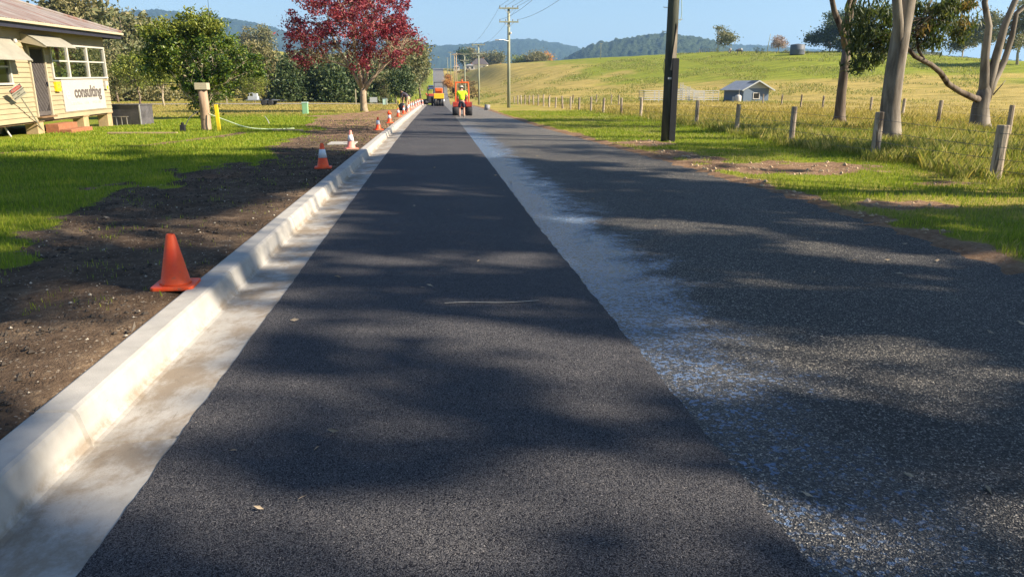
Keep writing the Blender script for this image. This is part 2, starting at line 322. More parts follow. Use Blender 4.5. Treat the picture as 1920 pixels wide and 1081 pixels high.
M['skin'] = plain('skin', (.48, .27, .19), .55, .1, bump=0); M['hivis'] = plain('hi vis shirt', (.50, .78, .02), .7, .12); M['navy'] = plain('navy cotton', (.025, .03, .05), .8, .2)
M['tan'] = plain('tan trousers', (.42, .31, .18), .8, .2); M['plum'] = plain('dark shirt', (.065, .055, .075), .8, .2); M['hat'] = plain('grey hat', (.36, .33, .30), .8, .2); M['boot'] = plain('boot', (.22, .19, .17), .7, .3)
M['hair'] = plain('brown hair', (.06, .04, .03), .7, .3)
M['hut'] = plain('blue grey hut cladding', (.10, .14, .20), .6, .15, 3, stretch=(6, 6, .6)); M['hutroof'] = plain('pale zinc roof', (.40, .40, .41), .45, .18, 1.5, metal=.3); M['hutgable'] = plain('pale gable', (.34, .37, .38), .6, .1)
M['rail'] = plain('cattle rail steel', (.42, .42, .41), .45, .12); M['tank'] = plain('grey tank', (.085, .095, .115), .6, .2); M['cow'] = plain('hide', (.10, .09, .09), .8, .5, 3)
M['carblue'] = plain('blue car paint', (.06, .11, .22), .25, .1, bump=0); M['carwhite'] = plain('white car paint', (.72, .73, .74), .25, .05, bump=0); M['silver'] = plain('silver car paint', (.30, .34, .38), .3, .05, metal=.4, bump=0)
M['redtail'] = plain('tail lamp', (.5, .02, .02), .3, .05, bump=0); M['drum'] = plain('rusty grey drum', (.20, .20, .21), .6, .3, 5); M['creamhouse'] = plain('cream farmhouse wall', (.72, .66, .50), .7, .06); M['tileroof'] = plain('brown tiled roof', (.10, .085, .085), .8, .2)
M['awn'] = plain('shaded cream awning', (.26, .245, .20), .6, .2, 2); M['hose'] = plain('pale hose', (.55, .66, .42), .5, .1); M['timber'] = plain('timber', (.38, .28, .17), .8, .2); M['sheet'] = plain('grey sheet', (.36, .38, .40), .5, .1)  # awning: cream greyed, tree shade is put into its colour

# ---------------------------------------------------------------- builders
class MB:
    def __init__(s): s.v = []; s.f = []
    def add(s, vs, fs):
        k = len(s.v); s.v += [tuple(map(float, q)) for q in vs]; s.f += [tuple(i + k for i in f) for f in fs]; return s
    def box(s, c, d, rz=0, rx=0, ry=0):
        m = Matrix.Rotation(rz, 3, 'Z') @ Matrix.Rotation(ry, 3, 'Y') @ Matrix.Rotation(rx, 3, 'X'); c = Vector(c)
        vs = [c + m @ Vector((x * d[0] / 2, y * d[1] / 2, z * d[2] / 2)) for x in (-1, 1) for y in (-1, 1) for z in (-1, 1)]
        return s.add(vs, [(0, 1, 3, 2), (4, 6, 7, 5), (0, 4, 5, 1), (2, 3, 7, 6), (0, 2, 6, 4), (1, 5, 7, 3)])
    def tube(s, path, r, n=8, cap=True):
        P = [Vector(p) for p in path]; R = r if hasattr(r, '__len__') else [r] * len(P); vs = []; fs = []; ref = None
        for i, p in enumerate(P):
            t = (P[min(i + 1, len(P) - 1)] - P[max(i - 1, 0)]).normalized()
            if ref is None: ref = Vector((1, 0, 0)) if abs(t.x) < .8 else Vector((0, 1, 0))
            a = (ref - t * ref.dot(t)).normalized(); b = t.cross(a); ref = a
            for k in range(n):
                g = 2 * math.pi * k / n; vs.append(p + (a * math.cos(g) + b * math.sin(g)) * R[i])
        for i in range(len(P) - 1):
            for k in range(n): fs.append((i * n + k, i * n + (k + 1) % n, (i + 1) * n + (k + 1) % n, (i + 1) * n + k))
        if cap: fs += [tuple(reversed(range(n))), tuple(range((len(P) - 1) * n, len(P) * n))]
        return s.add(vs, fs)
    def lathe(s, prof, n=24, c=(0, 0, 0), axis='z'):
        vs = []; fs = []
        for r, z in prof:
            for k in range(n):
                g = 2 * math.pi * k / n; a, b = r * math.cos(g), r * math.sin(g)
                q = {'z': (a, b, z), 'x': (z, a, b), 'y': (a, z, b)}[axis]; vs.append((q[0] + c[0], q[1] + c[1], q[2] + c[2]))
        m = len(prof)
        for i in range(m - 1):
            for k in range(n): fs.append((i * n + k, i * n + (k + 1) % n, (i + 1) * n + (k + 1) % n, (i + 1) * n + k))
        fs += [tuple(reversed(range(n))), tuple(range((m - 1) * n, m * n))]
        return s.add(vs, fs)
    def prism(s, poly, a, b, axis='y'):
        """poly in the plane normal to axis, extruded from a to b"""
        def P(p, t): return {'y': (p[0], t, p[1]), 'x': (t, p[0], p[1]), 'z': (p[0], p[1], t)}[axis]
        n = len(poly); vs = [P(p, a) for p in poly] + [P(p, b) for p in poly]
        return s.add(vs, [tuple(range(n)), tuple(reversed(range(n, 2 * n)))] + [(i, i + n, (i + 1) % n + n, (i + 1) % n) for i in range(n)])
    def obj(s, name, m, parent=None, smooth=False, loc=(0, 0, 0), bevel=0, rot=None):
        me = bpy.data.meshes.new(name); me.from_pydata(s.v, [], s.f); me.update()
        return link(name, me, m, parent, smooth, loc, bevel, rot)
def link(name, me, m, parent=None, smooth=False, loc=(0, 0, 0), bevel=0, rot=None):
    o = bpy.data.objects.new(name, me); COL.objects.link(o)
    if m is not None: me.materials.append(M[m] if isinstance(m, str) else m)
    if smooth: me.polygons.foreach_set('use_smooth', [True] * len(me.polygons))
    o.location = loc
    if rot: o.rotation_euler = rot
    if parent: o.parent = parent
    if bevel:
        b = o.modifiers.new('bevel', 'BEVEL'); b.width = bevel; b.segments = 2; b.limit_method = 'ANGLE'
    return o
def npmesh(name, V, Q, mat=None, parent=None, smooth=False, loc=(0, 0, 0)):
    """V (n,3), Q (m,k) faces"""
    me = bpy.data.meshes.new(name); V = np.asarray(V, np.float32); Q = np.asarray(Q, np.int32); k = Q.shape[1]
    me.vertices.add(len(V)); me.vertices.foreach_set('co', V.ravel())
    me.loops.add(Q.size); me.loops.foreach_set('vertex_index', Q.ravel())
    me.polygons.add(len(Q)); me.polygons.foreach_set('loop_start', np.arange(0, Q.size, k, dtype=np.int32))
    me.polygons.foreach_set('use_smooth', np.full(len(Q), bool(smooth)))
    me.update(calc_edges=True); me.validate()
    return link(name, me, mat, parent, False, loc)
def tag(o, label, cat, group=None):
    o['label'] = label; o['category'] = cat
    if group: o['group'] = group
    return o
def thing(name, label, cat, loc=(0, 0, 0), rz=0, group=None):
    o = bpy.data.objects.new(name, None); COL.objects.link(o); o.location = loc; o.rotation_euler = (0, 0, rz); o.empty_display_size = .2
    return tag(o, label, cat, group)
def dup(root, loc, rz=0, label=None, scale=None, group=None):
    r = root.copy(); COL.objects.link(r); r.location = loc; r.rotation_euler = (root.rotation_euler[0], root.rotation_euler[1], rz)
    if label: r['label'] = label
    if group: r['group'] = group
    if scale: r.scale = scale if hasattr(scale, '__len__') else (scale,) * 3
    for ch in list(root.children):
        c = ch.copy(); COL.objects.link(c); c.parent = r
        for g in list(ch.children):
            d = g.copy(); COL.objects.link(d); d.parent = c
    return r
def struct(o): o['kind'] = 'structure'; return o
def stuff(o): o['kind'] = 'stuff'; return o
def textmesh(name, body, size, mat, parent, loc, rot, extrude=.002, squash=1., bold=0., spacing=1.):
    cu = bpy.data.curves.new(name, 'FONT'); cu.body = body; cu.size = size; cu.align_x = 'CENTER'; cu.align_y = 'CENTER'; cu.extrude = extrude; cu.offset = bold; cu.space_character = spacing; cu.resolution_u = 3
    t = bpy.data.objects.new(name, cu); COL.objects.link(t); bpy.context.view_layer.update()
    me = bpy.data.meshes.new_from_object(t.evaluated_get(bpy.context.evaluated_depsgraph_get()))
    bpy.data.objects.remove(t); bpy.data.curves.remove(cu)
    o = link(name, me, mat, parent, False, loc, 0, rot); o.scale = (squash, 1, 1); return o

# ---------------------------------------------------------------- setting: ground, road, kerb, hills
def build_ground():
    xs = list(np.arange(-12, 14.01, .14)); st = .14
    while xs[-1] < 5000: st = min(st * 1.06, 400); xs.append(xs[-1] + st)
    st = .14; l = [-12.]
    while l[-1] > -5000: st = min(st * 1.06, 400); l.append(l[-1] - st)
    X = np.array(l[:0:-1] + xs)
    ys = list(np.arange(-4, 34, .13)); st = .13
    while ys[-1] < 6000: st = min(st * 1.022, 300); ys.append(ys[-1] + st)
    Y = np.array([-400, -120, -50, -20, -10, -6] + ys)
    gx, gy = np.meshgrid(X, Y); z = zt(gx, gy); nx, ny = len(X), len(Y)
    V = np.stack([gx, gy, z], -1).reshape(-1, 3)
    i = np.arange((ny - 1) * nx).reshape(ny - 1, nx)[:, :-1].ravel(); Q = np.stack([i, i + 1, i + nx + 1, i + nx], 1)
    o = npmesh('ground', V, Q, 'ground', smooth=True)
    cov = np.zeros((len(V), 4), np.float32); x, y = V[:, 0], V[:, 1]
    cov[:, 0] = soil_mask(x, y); cov[:, 1] = green_mask(x, y)
    pale = .15 + .85 * sst((y - 19 + 6 * (fbm(x * .4, y * .4, 80) - .5)) / 16); pale = np.where(x > 2, .85, pale); pale = np.where((x < -5) & (y < 30), .7, pale)
    cov[:, 2] = pale; cov[:, 3] = 1
    a = o.data.attributes.new('cover', 'FLOAT_COLOR', 'POINT'); a.data.foreach_set('color', cov.ravel())
    return struct(o)
build_ground()
def ylist(y0, y1, s0=.1, g=1.012):
    q = [y0]; st = s0
    while q[-1] + st < y1: q.append(q[-1] + st); st *= g
    return np.array(q + [y1])
def strip(name, y, cols, mat):
    """cols: list of (x array, z array) across the road"""
    V = np.concatenate([np.stack([x, y, z], 1) for x, z in cols]); n = len(y); Q = []
    for k in range(len(cols) - 1):
        i = np.arange(n - 1) + k * n; Q.append(np.stack([i, i + n, i + n + 1, i + 1], 1))
    return struct(npmesh(name, V, np.concatenate(Q), mat))
y = ylist(-4, 640, .08, 1.01); r = zroad(y)
er = ER(y) + .35; el = EL(y) - .02; t = np.linspace(0, 1, 9)
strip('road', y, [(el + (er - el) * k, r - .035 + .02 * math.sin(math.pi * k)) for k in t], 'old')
y = ylist(-4, 112, .03, 1.006); r = zroad(y); e1 = SEAM(y) + (fbm(y * 6, y * 0, 5) - .5) * .022 + (vn(y * 28, y * 0, 6) - .5) * .022; e0 = EL(y) + (vn(y * 22, y * 0, 7) - .5) * .011 + (vn(y * 3, y * 0, 8) - .5) * .006
strip('fresh_lane', y, [(e0 - .004, r - .045), (e0, r + .003)] + [(e0 + (e1 - e0) * k, r + .004 + .008 * math.sin(math.pi * k)) for k in (.02, .25, .5, .75, .98)] + [(e1, r + .001), (e1 + .018, r - .045)], 'fresh')
# kerb and gutter: one cast profile with contraction joints
prof = [(0.02, -.06), (0.0, -.004), (-.05, -.008), (-.38, -.03), (-.405, -.026), (-.42, -.008), (-.455, .122), (-.466, .141), (-.486, .150), (-.628, .150), (-.645, .142), (-.65, .12), (-.65, -.1)]
def build_kerb():
    js = [3.48 + 2.82 * i for i in range(-3, 36)]; ys = set(np.round(np.arange(-4, KEND, .5), 3)) | {KEND}
    for j in js: ys |= {j - .02, j - .007, j + .007, j + .02}
    ys = np.array(sorted(q for q in ys if q <= KEND)); dep = np.zeros(len(ys))
    for j in js: dep[np.abs(ys - j) < .012] = 1
    cols = []
    for i, (px, pz) in enumerate(prof):
        inset = .022 if 1 < i < 11 else 0
        cols.append((EL(ys) + px - dep * inset * (.8 if i > 4 else 0), zroad(ys) + pz - dep * inset))
    return strip('kerb', ys, cols, 'concrete')
build_kerb()
# side road crossing the left field, behind the trees
xs = np.linspace(-120, -3, 60); yc = np.interp(xs, [-120, -40, -3], [70, 84, 90]); zz = zt(xs, yc) + .05
V = np.concatenate([np.stack([xs, yc - 2.2, np.maximum(zt(xs, yc - 2.2), zz - .1) + .03], 1), np.stack([xs, yc, zz + .03], 1), np.stack([xs, yc + 2.2, np.maximum(zt(xs, yc + 2.2), zz - .1) + .03], 1)])
i = np.arange(59); struct(npmesh('side_road', V, np.concatenate([np.stack([i + 60 * k, i + 1 + 60 * k, i + 61 + 60 * k, i + 60 + 60 * k], 1) for k in (0, 1)]), 'sideroad'))
def ridge(name, table, D, depth, mat, u0, u1, nu, seed, lump):
    us = np.linspace(u0, u1, nu); V = []; rows = 70
    ds = np.linspace(D - depth, D + depth * .7, rows)
    dx = np.array([ray(u, 168) for u in us]); dx = dx[:, :2] / np.hypot(dx[:, 0], dx[:, 1])[:, None]
    tv = np.interp(us, [a for a, b in table], [b for a, b in table])
    zc = np.array([(ray(u, v)[2] / math.hypot(*ray(u, v)[:2])) for u, v in zip(us, tv)]) * D + EYE
    X = dx[:, 0][None, :] * ds[:, None]; Y = dx[:, 1][None, :] * ds[:, None]
    prof_ = np.where(ds < D, sst((ds - (D - depth)) / depth), 1 - .6 * sst((ds - D) / (depth * .7)))[:, None]
    rel = fbm(X / (depth * .35), Y / (depth * .35), seed, 4) - .5
    Z = (zc[None, :] + 6) * prof_ * (1 + .55 * rel * (1 - prof_)) - 6 + (vn(X / lump, Y / lump, seed + 9) - .5) * lump * .8 * np.clip(prof_ * 3, 0, 1) + (vn(X / lump * 2.2, Y / lump * 2.2, seed + 12) - .5) * lump * .5
    V = np.stack([X, Y, Z], -1).reshape(-1, 3); i = np.arange((rows - 1) * nu).reshape(rows - 1, nu)[:, :-1].ravel()
    return struct(npmesh(name, V, np.stack([i, i + 1, i + nu + 1, i + nu], 1), mat, smooth=True))
ridge('hills', [(-400, 60), (0, 50), (200, 30), (300, 23), (330, 25), (380, 33), (430, 38), (480, 45), (520, 55), (560, 68), (620, 78), (700, 84), (780, 80), (800, 86), (830, 89), (860, 88), (900, 84), (950, 77), (1000, 77), (1050, 85), (1090, 94), (1200, 92), (1330, 86), (1370, 86), (1420, 88), (1500, 95), (1600, 100), (2000, 120), (2400, 130)], 3400, 1700, 'hillfar', -400, 2400, 1100, 5, 14)
ridge('hills', [(1000, 140), (1060, 112), (1090, 94), (1110, 86), (1150, 78), (1200, 70), (1240, 66), (1290, 72), (1330, 80), (1360, 92), (1420, 115), (1480, 140)], 1700, 700, 'hillnear', 1000, 1480, 420, 15, 11)

# ---------------------------------------------------------------- trees and plants
def leafcloud(name, pts, size, mat, parent, seed, aspect=2.2, droop=0., flat=0., sizevar=.45):
    """one leaf-shaped quad per point, scattered in every direction"""
    g = np.random.default_rng(seed); n = len(pts); pts = np.asarray(pts, float)
    a = g.normal(size=(n, 3)); a[:, 2] = a[:, 2] * (1 - flat) - droop * 2.2; a /= np.linalg.norm(a, axis=1)[:, None]
    b = g.normal(size=(n, 3)); b -= a * (a * b).sum(1)[:, None]; b /= np.linalg.norm(b, axis=1)[:, None]
    L = size * (1 + sizevar * g.uniform(-1, 1, n)); a *= (L * .5)[:, None] * math.sqrt(aspect); b *= (L * .5)[:, None] / math.sqrt(aspect)
    nrm = np.cross(a, b); nrm /= np.linalg.norm(nrm, axis=1)[:, None] + 1e-9; cup = nrm * (L * .12)[:, None]
    V = np.stack([pts - a, pts + b + cup, pts + a, pts - b + cup], 1).reshape(-1, 3)
    Q = np.arange(n * 4).reshape(n, 4)
    return npmesh(name, V, Q, mat, parent)
def clumps(blobs, n, seed, shell=.55):
    """clump centres inside a set of ellipsoids (cx,cy,cz,rx,ry,rz), weighted by volume"""
    g = np.random.default_rng(seed); B = np.array(blobs, float); wt = B[:, 3] * B[:, 4] * B[:, 5]; wt = wt ** .8; wt /= wt.sum()
    k = g.choice(len(B), n, p=wt); d = g.normal(size=(n, 3)); d /= np.linalg.norm(d, axis=1)[:, None]
    r = shell + (1 - shell) * g.random(n) ** .6; r = np.where(g.random(n) < .25, g.random(n) ** .5 * .8, r)
    return B[k, :3] + d * r[:, None] * B[k, 3:]
def spray(cl, per, sig, seed, zs_=.7):
    g = np.random.default_rng(seed); n = len(cl); k = np.repeat(np.arange(n), per); s = sig * (.6 + .8 * g.random(n))
    return cl[k] + g.normal(size=(n * per, 3)) * s[k][:, None] * np.array([1, 1, zs_])
def wob(a, b, n, amt, rnd, sag=0):
    a = Vector(a); b = Vector(b); L = (b - a).length
    return [a.lerp(b, i / n) + (Vector((rnd.uniform(-1, 1), rnd.uniform(-1, 1), rnd.uniform(-1, 1))) * amt * L * (0 if i in (0, n) else 1)) + Vector((0, 0, sag * L * 4 * (i / n) * (1 - i / n))) for i in range(n + 1)]
def limbs(mb, trunk, r_at, targets, rnd, r0=.06, r1=.012, lo=.45, n=4, seg=5, sag=.05, twigs=0):
    """limbs leaving the trunk polyline (upper part) towards clump centres"""
    T = [Vector(p) for p in trunk]
    for q in targets:
        q = Vector(q); f = rnd.uniform(lo, .98); x = f * (len(T) - 1); i = min(int(x), len(T) - 2); s = T[i].lerp(T[i + 1], x - i)
        if s.z > q.z + .3: s = T[i] if T[i].z < s.z else s
        p = wob(s, q, n, .07, rnd, sag); rr = r0 * (.6 + .6 * rnd.random())
        mb.tube(p, [rr + (r1 - rr) * (k / n) for k in range(n + 1)], seg)
        for _ in range(twigs):
            m = p[rnd.randint(1, n - 1)]; e = m + Vector((rnd.uniform(-1, 1), rnd.uniform(-1, 1), rnd.uniform(-.2, 1))) * .22 * (q - s).length
            mb.tube(wob(m, e, 2, .1, rnd), [r1 * 1.6, r1 * 1.2, r1 * .6], 4)
def tree(name, label, cat, base, trunk, tr, blobs, lm, bm_, seed, nc=120, per=40, sig=.35, leaf=.14, nl=26, aspect=2.2, droop=0., lo=.45, r0=.06, r1=.012, extra=(), group=None, shell=.55, twigs=1, zsq=.7, smooth=True, n=8, ends=False):
    rnd = random.Random(seed); t = thing(name, label, cat, base, 0, group); mb = MB()
    mb.tube(trunk, tr, n)
    for path, radii in extra: mb.tube(path, radii, max(6, n - 2))
    cl = clumps(blobs, nc, seed, shell)
    idx = rnd.sample(range(nc), min(nl, nc))
    for i in idx:
        pth = trunk
        if ends: pth = min((e_[0] for e_ in extra if len(e_[0]) > 4), key=lambda e_: (Vector(e_[-1]) - Vector(cl[i])).length)
        limbs(mb, pth, None, [cl[i]], rnd, r0, r1, .72 if ends else lo, twigs=twigs)
    mb.obj('trunk', bm_, t, smooth)
    leafcloud('crown', spray(cl, per, sig, seed + 1, zsq), leaf, lm, t, seed + 2, aspect, droop)
    return t
def rel(base, pts): return [tuple(np.array(p) - np.array(base)) for p in pts]

# --- red autumn tree beside the kerb
B = gp(-4.78, 54.9)
rt = [(0, 0, -.1), (0, 0, .25), (-.02, 0, .9), (.02, .02, 1.55)]
ex = [([(.0, 0, 1.4), (-.45, -.1, 2.3), (-1.0, -.2, 3.3), (-1.7, -.2, 4.6), (-2.2, 0, 6.0)], [.22, .17, .13, .09, .04]),
      ([(-.05, 0, 1.5), (-.15, -.25, 2.6), (-.35, -.3, 4.0), (-.5, -.1, 6.0), (-.6, 0, 7.6)], [.20, .15, .11, .08, .03]),
      ([(.05, 0, 1.4), (.55, .0, 2.1), (1.3, .1, 2.9), (2.0, .1, 3.5), (2.9, 0, 4.1)], [.21, .16, .12, .08, .04]),
      ([(.06, .05, 1.5), (.35, .2, 2.6), (.6, .3, 4.0), (.8, .2, 5.8), (.8, .2, 7.4)], [.19, .14, .11, .08, .03]),
      ([(.05, .05, 1.5), (.0, .5, 2.6), (.1, 1.0, 4.0), (.1, 1.4, 6.0)], [.16, .13, .09, .04]),
      ([(-.75, -.15, 2.9), (-1.8, -.2, 3.3), (-3.0, -.2, 3.6), (-4.0, -.1, 4.2)], [.11, .08, .06, .03])]
redtree = tree('autumn_tree', 'broad red leaved autumn tree with forked trunk standing beside the kerb', 'tree', B, rt, [.34, .25, .22, .21],
     [(-.9, 0, 6.3, 4.0, 3.9, 2.6), (-3.6, 0, 4.5, 2.0, 2.2, 1.5), (1.9, 0, 4.9, 2.3, 2.4, 1.9), (-.8, 0, 7.6, 3.0, 2.8, 1.6), (2.6, .3, 6.2, 1.5, 1.8, 1.7), (.3, -1, 3.4, 1.2, 1.2, .7), (-4.6, 0, 5.6, .7, .8, .8)], 'lred', 'bark', 11, nc=330, per=56, sig=.24, leaf=.135, nl=0, aspect=2.4, shell=.45)
mb = MB(); rnd = random.Random(5); cl = clumps([(-1.0, -.5, 6.0, 3.9, 3.6, 2.4), (1.6, -.3, 4.6, 2.3, 2.2, 1.6), (-3, 0, 4.4, 2, 2, 1.2)], 150, 77, .6)
for path, radii in ex:
    e_ = Vector(path[-1]); near_ = sorted(cl, key=lambda q: (Vector(q) - e_).length)[:24]; limbs(mb, path, None, near_, rnd, .035, .012, .35, twigs=3)
mb2 = [o for o in redtree.children if o.name.startswith('trunk')][0]
full = MB(); full.tube(rt, [.34, .25, .22, .21], 10)
for path, radii in ex: full.tube(path, [q * .72 for q in radii], 7)
full.v2 = len(full.v); full.add(mb.v, mb.f)
old = mb2.data; mb2.data = bpy.data.meshes.new('trunk'); mb2.data.from_pydata(full.v, [], full.f); mb2.data.materials.append(M['redbark']); bpy.data.meshes.remove(old)
mb2.data.polygons.foreach_set('use_smooth', [True] * len(mb2.data.polygons))

# --- dense green tree on the lawn behind the log post
B = gp(-12.23, 43.26)
tr_ = [(0, 0, -.1), (-.05, 0, .6), (.05, 0, 1.4), (.1, 0, 2.4)]
tree('bushy_tree', 'dense glossy green vase shaped tree on the lawn behind the log post', 'tree', B, tr_, [.26, .2, .17, .1],
     [(0, 0, 3.7, 2.7, 2.3, 1.35), (-.9, 0, 4.5, 1.9, 1.7, .95), (.5, 0, 5.1, 1.2, 1.2, .8), (-2.1, -.2, 3.1, 1.3, 1.2, .8), (2.1, 0, 3.0, 1.5, 1.3, .95), (.25, 0, 1.75, 1.25, 1.1, 1.1), (.1, 0, .95, .75, .7, .8), (.55, .0, 5.7, .25, .25, .5), (-.25, 0, 1.2, .8, .8, .9), (.9, 0, 2.2, 1.1, 1.0, .8), (-.9, 0, 2.3, 1.0, 1.0, .8)],
     'lbush', 'barkpale', 21, nc=300, per=56, sig=.20, leaf=.125, nl=60, aspect=1.9, lo=.1, r0=.05, shell=.5)

gt = [o for o in bpy.data.objects if o.name.startswith('bushy_tree') and o.parent is None][0]
leafcloud('yellow_leaves', spray(clumps([(-1.2, -.3, 4.7, 1.6, 1.2, .8), (.1, -.2, 5.3, 1.2, 1.0, .7), (-2.3, -.5, 3.6, .8, .8, .7), (-.9, -1.6, 2.9, .55, .4, .4), (.6, -.9, 5.0, .9, .8, .6)], 130, 25, .6), 50, .2, 26), .125, 'lyellow', gt, 27, 1.9)  # yellower leaf clumps towards the top and left of the crown
gt.scale = (.95, .97, .91)
# --- three gum trees in the long grass by the right fence
def P(u, v, y, b): return tuple(at(u, v, y) - np.array(b))
B = gp(14.52, 23.39)
tk = [(0, 0, -.1), (.02, 0, .35)] + [P(u, v, 23.45, B) for u, v in ((1669, 200), (1678, 130), (1688, 70), (1701, 0))] + [(1.1, .1, 7.5), (1.6, .3, 11), (1.7, .5, 15)]
ex = [([P(1680, 130, 23.45, B), P(1685, 85, 23.4, B), P(1684, 40, 23.3, B), P(1680, -20, 23.1, B), (-.2, -.3, 8), (-1.4, -.6, 12)], [.20, .19, .15, .13, .11, .05])]
tree('gum_tree', 'thick pale trunked gum tree with peeling bark beside a fence post', 'tree', B, tk, [.46, .33, .29, .28, .27, .25, .2, .14, .05],
     [(.5, .2, 13.6, 3.2, 3.0, 2.2), (-1.8, -.4, 12.4, 2.0, 2.0, 1.3), (2.8, .6, 12, 1.8, 2, 1.4)], 'lgum', 'gum', 31, nc=44, per=40, sig=.38, leaf=.2, nl=22, aspect=3.6, droop=.7, lo=.7, extra=ex, n=12, r0=.08)
B = gp(19.68, 36.0)
tk = [(0, 0, -.1), (.02, 0, .3)] + [P(u, v, 36, B) for u, v in ((1577, 180), (1583, 130), (1588, 90))]
ex = [([P(1588, 95, 36, B), P(1580, 60, 36, B), P(1564, 20, 36, B), P(1556, -20, 36, B), (-1.1, 0, 7.4), (-1.7, 0, 11)], [.19, .16, .13, .11, .09, .04]),
      ([P(1588, 92, 36, B), P(1589, 50, 36, B), P(1590, 10, 36, B), (.4, 0, 7.2), (.3, .4, 11.5)], [.2, .16, .13, .10, .04]),
      ([P(1589, 62, 36, B), P(1596, 25, 36, B), P(1607, -15, 36, B), (1.3, 0, 7.6), (2.0, .4, 10.5)], [.15, .12, .10, .08, .04])]
tree('gum_tree', 'slender dark based gum tree forking high, beyond the leaning fence posts', 'tree', B, tk, [.42, .27, .22, .21, .2],
     [(0, 0, 11.2, 3.6, 3.0, 2.2), (-1.5, 0, 9.6, 2.2, 2.2, 1.3), (2, .5, 9.8, 2.2, 2.2, 1.5), (.4, .6, 12.6, 2.2, 2.2, 1.2)], 'lgum', 'gumdark', 41, nc=120, per=42, sig=.40, leaf=.2, nl=24, aspect=3.4, droop=.7, lo=.9, extra=ex, n=10, r0=.05, ends=True)
B = gp(21.98, 29.25); Y0 = 29.25
tk = [(0, 0, -.1), (0, 0, .3)] + [P(u, v, Y0, B) for u, v in ((1838, 200), (1845, 175), (1852, 150))]
ex = [([P(1843, 190, Y0, B), P(1846, 155, Y0, B), P(1847, 110, Y0, B), P(1854, 50, Y0, B), P(1846, 5, Y0, B), (-.1, 0, 8), (-1.5, 0, 12)], [.22, .19, .15, .125, .11, .08, .03]),
      ([P(1845, 190, Y0, B), P(1856, 150, Y0, B), P(1871, 95, Y0, B), P(1885, 45, Y0, B), P(1902, 5, Y0, B), (1.9, 0, 8), (2.4, 0, 12)], [.22, .19, .15, .125, .11, .08, .03]),
      ([P(1846, 190, Y0, B), P(1862, 152, Y0, B), P(1883, 115, Y0, B), P(1897, 70, Y0, B), P(1906, 25, Y0, B), (2.6, 0, 6), (3.8, 0, 10)], [.2, .17, .12, .10, .09, .07, .03]),
      ([P(1862, 178, Y0, B), P(1878, 160, Y0, B), P(1886, 150, Y0, B)], [.03, .02, .01])]
LB = [([P(1838, 188, Y0, B), P(1824, 183, Y0 - .3, B), P(1800, 172, Y0 - .8, B), P(1778, 158, Y0 - 1.2, B), P(1764, 137, Y0 - 1.5, B), P(1745, 121, Y0 - 1.8, B), P(1715, 106, Y0 - 2.2, B), P(1700, 88, Y0 - 2.4, B), P(1690, 60, Y0 - 2.6, B), P(1682, 25, Y0 - 2.8, B)], [.15, .13, .11, .105, .10, .09, .08, .06, .05, .03]),
      ([P(1736, 116, Y0 - 1.9, B), P(1722, 95, Y0 - 2, B), P(1718, 60, Y0 - 2, B), P(1735, 20, Y0 - 2, B), P(1760, -20, Y0 - 2, B)], [.05, .05, .04, .035, .02])]
def pb(u, v, y, rx, ry, rz): q = P(u, v, y, B); return (q[0], q[1], q[2], rx, ry, rz)
gumC = tree('gum_tree', 'multi stemmed gum tree with one long bent branch reaching towards the road', 'tree', B, tk, [.56, .38, .31, .27, .12],
     [(.5, 0, 12.2, 3.6, 3.2, 2.1), (2.6, 0, 10.5, 2.2, 2.2, 1.6), (-2.0, 0, 11, 2.0, 2.2, 1.3)], 'lgum', 'gum', 51, nc=50, per=42, sig=.40, leaf=.2, nl=22, aspect=3.4, droop=.7, lo=.9, extra=ex, n=12, r0=.05, ends=True)
m_ = MB()
for p_, r_ in LB: m_.tube(p_, r_, 9)
m_.obj('long_branch', 'gumdark', gumC, True)  # branch in shade: the shade is put into its darker bark
hang = [pb(1640, 30, 27, 1.1, .8, .75), pb(1625, 70, 27, .8, .7, .6), pb(1665, 75, 27, .6, .7, .55), pb(1640, 105, 27, .5, .5, .45), pb(1750, 20, 27.3, 1.0, .8, .7), pb(1740, 60, 27.3, .6, .6, .5), pb(1790, 20, 27.5, .8, .7, .6), pb(1800, 55, 28, .45, .5, .45), pb(1615, 118, 27, .35, .3, .25), pb(1760, 85, 27.4, .35, .3, .3)]
c2 = clumps(hang, 130, 61, .3); leafcloud('foliage', spray(c2, 34, .16, 62), .125, 'lgum', gumC, 63, 3.8, .8)
hang = [pb(1795, 25, 27.4, .6, .6, .5), pb(1805, 50, 27.8, .4, .4, .4), pb(1730, 55, 27.0, .3, .3, .3)]
c3 = clumps(hang, 12, 64, .3); leafcloud('foliage', spray(c3, 22, .15, 65), .13, 'lgumtan', gumC, 66, 3.6, .8)
mb = MB(); rnd = random.Random(9)
for q in c2[::5]: limbs(mb, [P(1715, 106, Y0 - 2.2, B), P(1700, 88, Y0 - 2.4, B), P(1690, 60, Y0 - 2.6, B), P(1705, 25, Y0 - 2.6, B)], None, [q], rnd, .022, .006, .2, twigs=2)
mb.obj('twigs', 'gumdark', gumC, True)

